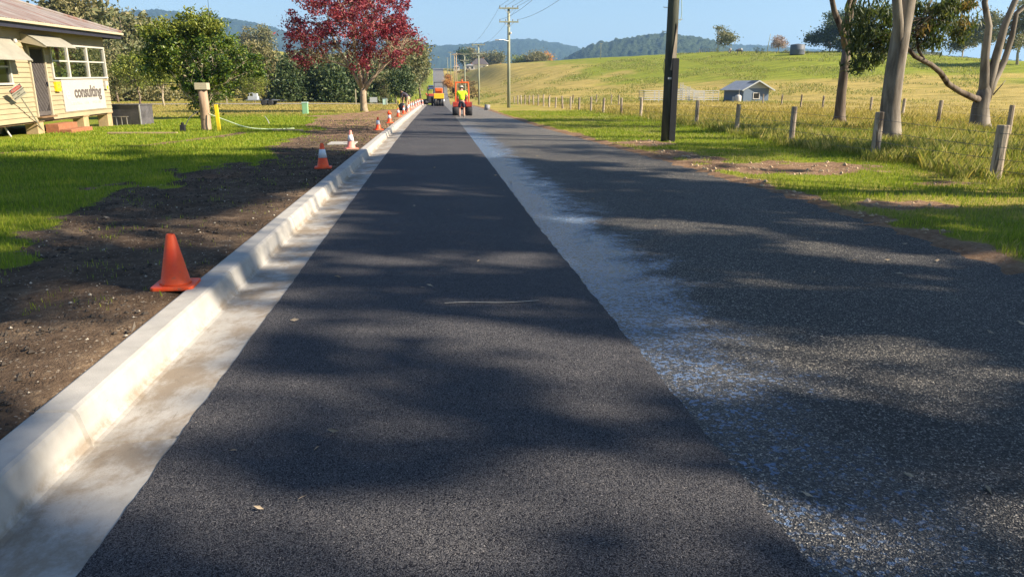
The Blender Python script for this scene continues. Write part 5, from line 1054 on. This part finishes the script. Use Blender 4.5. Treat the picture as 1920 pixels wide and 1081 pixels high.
# ---------------------------------------------------------------- power poles and wires
PG = 'power poles along the right of the road'
def pole(label, b, h, arms=(.12, 1.25), mat='pole', rr=.15, armw=1.9, lamp=0, name='power_pole', group=PG, rz=0.):
    q = thing(name, label, 'power pole', b, rz, group); MB().tube([(0, 0, -.3), (0, 0, h * .5), (0, 0, h)], [rr, rr * .85, rr * .7], 12).obj('shaft', mat, q, True)
    for a in arms:
        o = MB().box((0, -.17, h - a), (armw, .1, .12)).obj('crossarm', 'timber' if mat != 'pole' else 'pole', q, bevel=.01)
        for s in (-1, 1): MB().tube([(s * armw * .28, -.17, h - a), (s * .03, -.13, h - a - .42)], .018, 5).obj('brace', 'galv', q)
        for x in (-.46, -.16, .2, .46): MB().lathe([(.02, 0), (.035, .05), (.035, .09), (.05, .11), (.03, .17)], 8, (x * armw, -.17, h - a + .06)).obj('insulator', 'ceramic', o)
    if lamp: o = MB().tube([(0, -.1, h - lamp), (-.5, -.3, h - lamp + .12), (-.95, -.5, h - lamp + .1)], .02, 6).obj('lamp_arm', 'galv', q); MB().box((-1.1, -.55, h - lamp + .08), (.4, .14, .09)).obj('lamp_head', 'galv', o, bevel=.02); MB().lathe([(.07, -.1), (.09, 0), (.07, .1)], 10, (.16, -.1, h - lamp + .7)).obj('meter_box', 'white', q)
    return q
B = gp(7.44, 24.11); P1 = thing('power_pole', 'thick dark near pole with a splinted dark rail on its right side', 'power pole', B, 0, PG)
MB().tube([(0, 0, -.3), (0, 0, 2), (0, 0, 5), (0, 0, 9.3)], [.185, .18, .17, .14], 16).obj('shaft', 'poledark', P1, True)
MB().box((.10, -.17, 1.25), (.19, .12, 2.6)).box((.175, -.10, 1.24), (.07, .24, 2.56)).obj('splint_rail', 'steeldark', P1, bevel=.006)
MB().prism([(-.05, 2.2), (.02, 2.9), (.09, 3.6), (.11, 3.5), (.12, 2.6), (.09, 2.15)], -.19, -.165, 'y').obj('axe_scar', 'post', P1)
MB().box((-.06, -.185, 1.95), (.11, .012, .06)).obj('tag_plate', 'galv', P1)
for s, z in ((-1, 4.05), (-1, 3.35), (1, 4.6), (1, 3.7)): MB().tube([(s * .15, 0, z), (s * .30, 0, z), (s * .30, 0, z + .03)], .012, 5).obj('step_peg', 'galv', P1)
MB().tube(curve([(-.02, -.18, 5.2), (.1, -.2, 4.6), (.22, -.1, 4.2), (.27, 0, 3.8), (.2, 0, 3.6)]), .010, 5).obj('cable', 'hose', P1); MB().tube(curve([(-.16, 0, 2.6), (-.22, -.03, 2.4), (-.2, 0, 2.1)]), .010, 5).obj('cable', 'wire', P1)
for a in (.2, 1.3):
    o = MB().box((0, -.19, 9.3 - a), (1.9, .1, .12)).obj('crossarm', 'timber', P1, bevel=.01)
    for x in (-.46, -.16, .2, .46): MB().lathe([(.02, 0), (.035, .05), (.05, .11), (.03, .17)], 8, (x * 1.9, -.19, 9.36 - a)).obj('insulator', 'ceramic', o)
B2 = gp(6.98, 71.7); h2 = at(954, 14, 71.7)[2] - B2[2]; pole('greenish pole with two crossarms and a street lamp, right of the roller', B2, h2, (.1, 1.25), lamp=2.9, rr=.16, armw=1.75)
P3 = []
for u, vt, Y_, lab, mat in ((897, 83, 115, 'pole between the roller and the lamp pole', 'pole'), (871, 101, 160, 'pole directly above the orange roller', 'pole'), (855.3, 99.5, 215, 'brownish pole with pale crossarm right of the far road', 'timber'), (852, 101, 245, 'timber pole just left of the brownish one', 'timber'), (844.6, 97, 300, 'pale distant pole close to the road crest', 'pole'), (839, 108, 380, 'most distant pale pole at the road crest', 'pole')):
    t_ = at(u, vt, Y_); z = zs(t_[0], Y_); P3.append((t_[0], Y_, t_[2])); pole(lab, (t_[0], Y_, z), t_[2] - z, (.1, 1.3) if Y_ < 200 else (.3,), mat, .15, 1.9)
b = hit(503, 191); pole('slim pole with a small crossarm among trees by the trailer', b, 3.6, (.3,), 'pole', .09, .9, group=None)
b = at(1126, 112, 260); pole('short thin pole on the brown skyline left of the near pole', (b[0], b[1], zs(b[0], b[1]) - .2), 5.2, (.2,), 'pole', .1, 1.0, group=None)
b = at(1438, 92, 228); q = thing('bare_pole', 'bare leaning pole on the hill crest left of the leafless tree', 'pole', (b[0], b[1], zs(b[0], b[1]))); MB().tube([(0, 0, -.3), (.35, 0, 3), (.75, 0, 5.9)], [.13, .11, .09], 8).obj('shaft', 'pole', q, True); MB().lathe([(.1, 0), (.1, .1)], 8, (.76, 0, 5.85)).obj('cap', 'galv', q)
b = at(395, 45, 140); q = thing('whip_aerial', 'thin dark aerial rising above the green tree', 'aerial', (b[0], b[1], zs(b[0], b[1]))); MB().tube([(0, 0, 0), (0, 0, 9), (-.1, 0, at(390, -5, 140)[2] - zs(b[0], b[1]))], [.05, .045, .03], 6).obj('mast', 'steeldark', q); MB().box((0, 0, .1), (.3, .3, .3)).obj('base', 'concrete', q)
WG = 'power lines strung between the poles'
def wire(label, a, b, sag, rr=.012):
    a, b = Vector(a), Vector(b); n = 24; tag(MB().tube([a.lerp(b, i / n) - Vector((0, 0, 4 * sag * (i / n) * (1 - i / n))) for i in range(n + 1)], rr, 5).obj('power_line', 'wire'), label, 'power line', WG)
T1 = Vector(gp(7.44, 24.11)) + Vector((0, -.19, 0)); T2 = Vector(B2) + Vector((0, -.17, 0))
for x, lab in ((-.46, 'left'), (-.16, 'inner left'), (.2, 'inner right'), (.46, 'right')):
    wire('upper wire from the near pole to the lamp pole, %s strand' % lab, T1 + Vector((x * 1.9, 0, 9.3)), T2 + Vector((x * 1.75, 0, h2 + .1)), .7)
for x, lab in ((-.46, 'left'), (.46, 'right')):
    wire('lower wire from the near pole to the lamp pole, %s strand' % lab, T1 + Vector((x * 1.9, 0, 8.2)), T2 + Vector((x * 1.75, 0, h2 - 1.05)), .9)
for x, lab in ((-.46, 'left'), (.46, 'right')):
    wire('wire running on from the lamp pole to the next pole, %s strand' % lab, T2 + Vector((x * 1.75, 0, h2 + .1)), Vector(P3[0]) + Vector((x * 1.9, 0, .1)), .5, .010)
    wire('wire between the second and third poles past the roller, %s strand' % lab, Vector(P3[0]) + Vector((x * 1.9, 0, .1)), Vector(P3[1]) + Vector((x * 1.9, 0, .1)), .5, .010)
wire('thin low wire crossing the trees behind the trailer', at(470, 146, 100), at(668, 141, 104), .3, .012)

# ---------------------------------------------------------------- fences
def fence(name, label, posts, wires, seed, mat='post'):
    r = random.Random(seed); x0, y0 = posts[0][0], posts[0][1]; B = gp(x0, y0); q = thing(name, label, 'fence', B); tops = []
    for x, y_, h, rr, lx, ly in posts:
        z = zs(x, y_); p0 = Vector((x, y_, z)) - Vector(B); up = Vector((lx, ly, 1)) * h; n = 9; m = MB()
        path = [p0 - Vector((0, 0, .15)), p0 + up * .1, p0 + up * .45, p0 + up * .8, p0 + up * .985, p0 + up]; m.tube(path, [rr * 1.06, rr * (1 + r.uniform(-.05, .08)), rr * (1 + r.uniform(-.08, .06)), rr * (1 + r.uniform(-.06, .06)), rr * .98, rr * .88], n); m.obj('post', mat, q); tops.append((p0, up))
    for f in wires:
        m = MB(); pr = None; pts = []
        for p0, up in tops:
            p = p0 + up * f + Vector((-.09, 0, 0))
            if pr is not None: pts += [pr, pr.lerp(p, .5) - Vector((0, 0, .02))]
            pr = p
        m.tube(pts + [pr], .0045, 4); m.obj('fence_wire', 'wire', q)
    return q
r = random.Random(3); main = [(10.37, 6.5, 1.1, .11, 0, 0), (10.37, 13.18, .98, .112, .01, 0), (10.57, 17.5, 1.08, .10, .0, 0), (10.64, 22.08, 1.12, .085, .01, 0), (11.31, 28.01, 1.08, .085, .03, 0), (12.0, 34.51, 1.12, .085, .02, 0), (12.35, 40.2, 1.1, .08, .05, 0), (12.42, 45.7, 1.15, .085, .02, 0), (12.22, 49.72, 1.1, .08, -.02, 0)]
main += [(11.79, 53.22, 1.05, .08, .03, 0), (11.73, 57.19, 1.1, .08, .0, 0)]
yv = 60.2
while yv < 108: main.append((float(np.interp(yv, [60, 110], [11.4, 10.9])), yv, 1.05 + r.uniform(-.1, .12), .08, r.uniform(-.06, .06), 0)); yv += 3.7
fence('post_and_wire_fence', 'old grey post and wire fence along the right verge', main, (.18, .38, .6, .85), 4)
f2 = [(19.5, 24.5, 1.1, .085, 0, 0), (23.37, 33.9, 1.12, .09, .04, 0), (27.02, 42.45, 1.1, .085, .03, 0), (30.28, 51.35, 1.1, .08, .02, 0), (32.91, 63.1, 1.1, .08, .02, 0), (33.85, 68.99, 1.15, .08, .02, 0), (36.44, 78.61, 1.1, .08, .03, 0), (38.5, 88, 1.1, .08, 0, 0)]
fence('post_and_wire_fence', 'second sparse fence running behind the gum trees to the hut', f2, (.3, .6, .85), 6)
cf = []
for i in range(12): b = at(1311 + i * 3.2, 99, 226); cf.append((b[0], b[1], 1.1, .06, r.uniform(-.05, .05), 0))
fence('crest_fence', 'tiny fence on the hill crest left of the lone gum', cf, (.8,), 8)
b3 = [(at(u, v, yv)[0], yv, 1.1, .075, .02, 0) for u, v, yv in ((1160, 193, 82), (1146, 193, 88), (1118, 193, 94), (1074, 194, 92), (1030, 193, 88))]
fence('post_and_wire_fence', 'short far fence line in dry grass left of the near pole', b3, (.4, .8), 10)

# ---------------------------------------------------------------- hut, yards and hilltop things
b = hit(1393, 191.5); q = thing('farm_hut', 'small blue grey gabled hut with pale roof in the dry paddock', 'hut', b, rad(8)); W, L, hw, ha = 3.75, 5.2, 1.78, 2.75
m = MB().box((.03, L / 2, hw / 2), (.06, L, hw)).box((W - .03, L / 2, hw / 2), (.06, L, hw)).box((W / 2, L - .03, hw / 2), (W - .12, .06, hw))
wx0, wx1, wz0, wz1 = 1.45, 2.35, .42, 1.18
m.box((wx0 / 2 + .03, .03, hw / 2), (wx0 - .06, .06, hw)).box(((wx1 + W) / 2 - .03, .03, hw / 2), (W - wx1 - .06, .06, hw)).box(((wx0 + wx1) / 2, .03, wz0 / 2), (wx1 - wx0, .06, wz0)).box(((wx0 + wx1) / 2, .03, (wz1 + hw) / 2), (wx1 - wx0, .06, hw - wz1)); m.obj('wall', 'hut', q)
MB().prism([(.0, hw), (W, hw), (W / 2, ha - .06)], -.01, .04, 'y').obj('gable', 'hutgable', q); f = MB()
for x in (wx0, wx1): f.box((x, -.01, (wz0 + wz1) / 2), (.09, .1, wz1 - wz0 + .1))
f.box(((wx0 + wx1) / 2, -.012, wz0), (1.0, .12, .1)).box(((wx0 + wx1) / 2, -.012, wz1), (.98, .1, .09)); f = f.obj('window', 'white', q); MB().box(((wx0 + wx1) / 2, .02, (wz0 + wz1) / 2), (.84, .01, .7)).obj('pane', 'darkglass', f)
ov, sl = .55, (ha - hw) / (W / 2)
for s in (0, 1):
    e = (-ov, hw - ov * sl) if s == 0 else (W + ov, hw - ov * sl); MB().prism([e, (W / 2, ha), (W / 2, ha + .06), (e[0], e[1] + .06)], -.6, L + .4, 'y').obj('roof', 'hutroof', q)
    MB().prism([(e[0], e[1] - .10), (W / 2, ha - .10), (W / 2, ha + .075), (e[0], e[1] + .075)], -.65, -.605, 'y').obj('barge_board', 'hutgable', q)
MB().prism([(W / 2 - .75, ha - .75 * sl + .068), (W / 2 - .02, ha + .05), (W / 2 - .02, ha + .075), (W / 2 - .75, ha - .75 * sl + .08)], -.55, 1.3, 'y').obj('dark_sheet', 'tank', q)
w_ = thing('water_tank', 'small white water tank against the shaded side of the hut', 'tank', (b[0] - .75, b[1] - .1, b[2])); MB().lathe([(.40, 0), (.42, .1), (.42, .75), (.3, .9), (.08, .95)], 18).obj('body', 'white', w_, True); MB().tube([(.1, 0, .95), (.1, 0, 1.7)], .045, 8).obj('pipe', 'white', w_); MB().box((-.55, .2, .35), (.3, .3, .7)).obj('pump_cover', 'sheet', w_, bevel=.03)
yb = hit(1207, 191.3); yd = thing('cattle_yard', 'white steel rail cattle yard with loading ramp left of the hut', 'cattle yard', yb, 0)
def panel(x0, x1, y0, y1, h=1.45, n=5, nm='panel'):
    m = MB(); m.box((x0, y0, h / 2), (.06, .06, h)).box((x1, y1, h / 2), (.06, .06, h))
    for i in range(n): z = .28 + (h - .32) * i / (n - 1); m.tube([(x0, y0, z), (x1, y1, z)], .042, 5)
    m.obj(nm, 'rail', yd)
for i in range(5): panel(i * 2.05, i * 2.05 + 1.98, 0, 0)
panel(0, 0, 0, 2.5); panel(2.2, 4.2, 2.5, 2.5); panel(0, 2.1, 2.5, 2.5); panel(4.3, 6.3, 2.5, 2.5, 1.6); panel(8.2, 10.2, 2.2, 2.2); panel(5.2, 5.2, -.1, 2.4, 1.7, 6, 'gate'); panel(6.6, 8.1, -.35, -.35, 1.35, 6, 'gate')
m = MB()
for yy2 in (.6, 1.5):
    m.box((5.4, yy2, 1.25), (.07, .06, 2.5)).box((6.4, yy2, 1.0), (.07, .06, 2.0)).box((7.4, yy2, .7), (.07, .06, 1.4))
    for k2 in range(6): m.tube([(5.3, yy2, 2.2 - .3 * k2), (7.5, yy2, 1.35 - .24 * k2)], .026, 5)
m.obj('loading_ramp', 'rail', yd)
def cow(label, u, v, D, rz):
    b_ = hit(u, v); t = thing('cow', label, 'cow', (b_[0], b_[1], zs(b_[0], b_[1])), rz); vs = [((0, -.55, 1.05), (.28, .34)), ((0, 0, 1.0), (.30, .38)), ((0, .5, 1.05), (.24, .34)), ((0, .8, 1.0), (.14, .18)), ((0, 1.05, .62), (.10, .13)), ((0, 1.15, .38), (.07, .08)), ((0, -.8, 1.1), (.1, .12)), ((0, -.88, .6), (.03, .03))]
    ed = [(0, 1), (1, 2), (2, 3), (3, 4), (4, 5), (0, 6), (6, 7)]
    for x in (-.18, .18):
        n_ = len(vs); vs += [((x, .48, .7), (.1, .12)), ((x, .50, .38), (.055, .06)), ((x, .48, .03), (.05, .05))]; ed += [(2, n_), (n_, n_ + 1), (n_ + 1, n_ + 2)]
        n_ = len(vs); vs += [((x, -.58, .75), (.12, .15)), ((x, -.70, .42), (.055, .07)), ((x, -.64, .03), (.05, .05))]; ed += [(0, n_), (n_, n_ + 1), (n_ + 1, n_ + 2)]
    me = bpy.data.meshes.new('body'); me.from_pydata([p for p, _ in vs], ed, []); o = link('body', me, 'cow', t); md = o.modifiers.new('skin', 'SKIN'); md.use_smooth_shade = True
    for i, (_, rr) in enumerate(vs): me.skin_vertices[0].data[i].radius = rr; me.skin_vertices[0].data[i].use_root = i == 1
    s_ = o.modifiers.new('smooth', 'SUBSURF'); s_.levels = 1; s_.render_levels = 1
    MB().lathe([(.02, -.05), (.12, .0), (.13, .25), (.02, .3)], 10).obj('pale_face', 'white', t, True, loc=(0, 1.1, .4), rot=(rad(20), 0, 0)); MB().lathe([(.2, -.2), (.345, 0), (.3, .25)], 14, (0, 0, 0), 'y').obj('pale_patch', 'white', t, True, loc=(0, -.5, 1.12))
cow('dark and white cow standing end on upon the crest', 1368, 102, 222, rad(150)); cow('cow with pale face grazing on the crest, right of the other cow', 1386, 102, 222, rad(82))
b = hit(1494, 104); q = thing('water_tank', 'big round grey water tank on the crest', 'tank', (b[0], b[1], zs(b[0], b[1]))); MB().lathe([(1.68, 0), (1.7, .1), (1.7, 1.1), (1.72, 1.15), (1.7, 1.2), (1.7, 2.3), (1.5, 2.38), (.05, 2.6)], 30).obj('body', 'tank', q, True); MB().tube([(1.75, -.3, 0), (1.75, -.3, 2.2)], .06, 6).obj('pipe', 'white', q)
b = at(1735, 106, 196); q = thing('farm_shed', 'pale farm shed with dark opening between the gum trunks on the crest', 'shed', (b[0], b[1], zs(b[0], b[1]) - .1), rad(-18)); MB().box((-1.8, 0, 1.15), (3.6, 5, 2.5)).obj('wall', 'white', q); MB().box((1.5, 1.0, 1.1), (3.0, 3, 2.4)).obj('open_bay', 'dark', q); MB().prism([(-3.9, 2.3), (3.3, 2.3), (3.0, 2.9), (-3.6, 3.3)], -2.8, 2.8, 'y').obj('roof', 'hutroof', q); MB().box((3.0, -2.4, 1.1), (.14, .14, 2.4)).obj('post', 'timber', q)
for u, lab in ((1781, 'pinkish stone block on the crest right of the shed'), (1797, 'second pinkish stone block further right on the crest')):
    b = at(u, 106, 188); tag(MB().prism([(-.45, 0), (.5, 0), (.42, .9), (.2, 1.5), (-.15, 1.55), (-.38, .9)], -.35, .35, 'y').obj('stone_block', 'stump', None, loc=(b[0], b[1], zs(b[0], b[1]) - .1), bevel=.1), lab, 'stone')
def farmhouse(label, u, v, D, w_, dp, hw, hr, rz, wall='creamhouse', roofm='tileroof', wins=3, name='farmhouse'):
    b_ = at(u, v, D); q = thing(name, label, 'house', (b_[0], b_[1], zs(b_[0], b_[1]) - .15), rz); MB().box((0, 0, hw / 2), (w_, dp, hw)).obj('wall', wall, q); o = .5
    r_ = MB().add([(-w_ / 2 - o, -dp / 2 - o, hw), (w_ / 2 + o, -dp / 2 - o, hw), (w_ / 2 + o, dp / 2 + o, hw), (-w_ / 2 - o, dp / 2 + o, hw), (-w_ / 2 + dp * .35, 0, hr), (w_ / 2 - dp * .35, 0, hr)], [(0, 1, 5, 4), (1, 2, 5), (2, 3, 4, 5), (3, 0, 4), (3, 2, 1, 0)]).obj('roof', roofm, q)
    MB().box((w_ * .2, .3, hr + .1), (.6, .6, 1.2)).obj('chimney', 'brick', r_)
    for i in range(wins): x = -w_ / 2 + (i + .5) * w_ / wins; wd = MB().box((x, -dp / 2 - .03, hw * .55), (1.3, .1, 1.3)).obj('window', 'white', q); MB().box((x, -dp / 2 - .085, hw * .55), (1.1, .02, 1.1)).obj('pane', 'darkglass', wd)
farmhouse('cream farmhouse with brown roof on the brown skyline', 900, 128.5, 450, 9, 7, 3.2, 6.6, rad(-12)); farmhouse('low pale shed left of the farmhouse on the skyline', 881, 128.5, 440, 5, 5, 2.6, 3.3, 0, 'white', 'hutroof', 2, 'farm_shed'); farmhouse('pale roofed shed right of the farmhouse on the skyline', 934, 127, 430, 7, 6, 2.2, 3.6, rad(5), 'creamhouse', 'white', 2, 'farm_shed'); farmhouse('tiny white shed at the road crest beside the poles', 856, 128.5, 450, 3.5, 4, 2.2, 2.9, 0, 'white', 'hutroof', 1, 'farm_shed')

xm = np.linspace(.05, .78, 14); ym = 5.62 + .02 * np.sin(xm * 9); wm = .004 + .010 * vn(xm * 14, xm * 0, 3)
Vm = np.concatenate([np.stack([xm, ym - wm, zroad(ym) + .0165 + 0 * xm], 1), np.stack([xm, ym + wm, zroad(ym) + .0165 + 0 * xm], 1)]); im = np.arange(13); struct(npmesh('road_marking', Vm, np.stack([im, im + 1, im + 15, im + 14], 1), 'stone'))

# ---------------------------------------------------------------- air
q = NT('haze'); q.t.nodes.remove(q.b); pv = q.n('VolumePrincipled', {'Color': (.34, .60, 1, 1), 'Density': .00019, 'Anisotropy': .2}); q.t.links.new(pv.outputs[0], q.o.inputs['Volume'])
hz = MB().box((0, 2500, 172), (14000, 8200, 376)).obj('haze', q.m); stuff(hz)
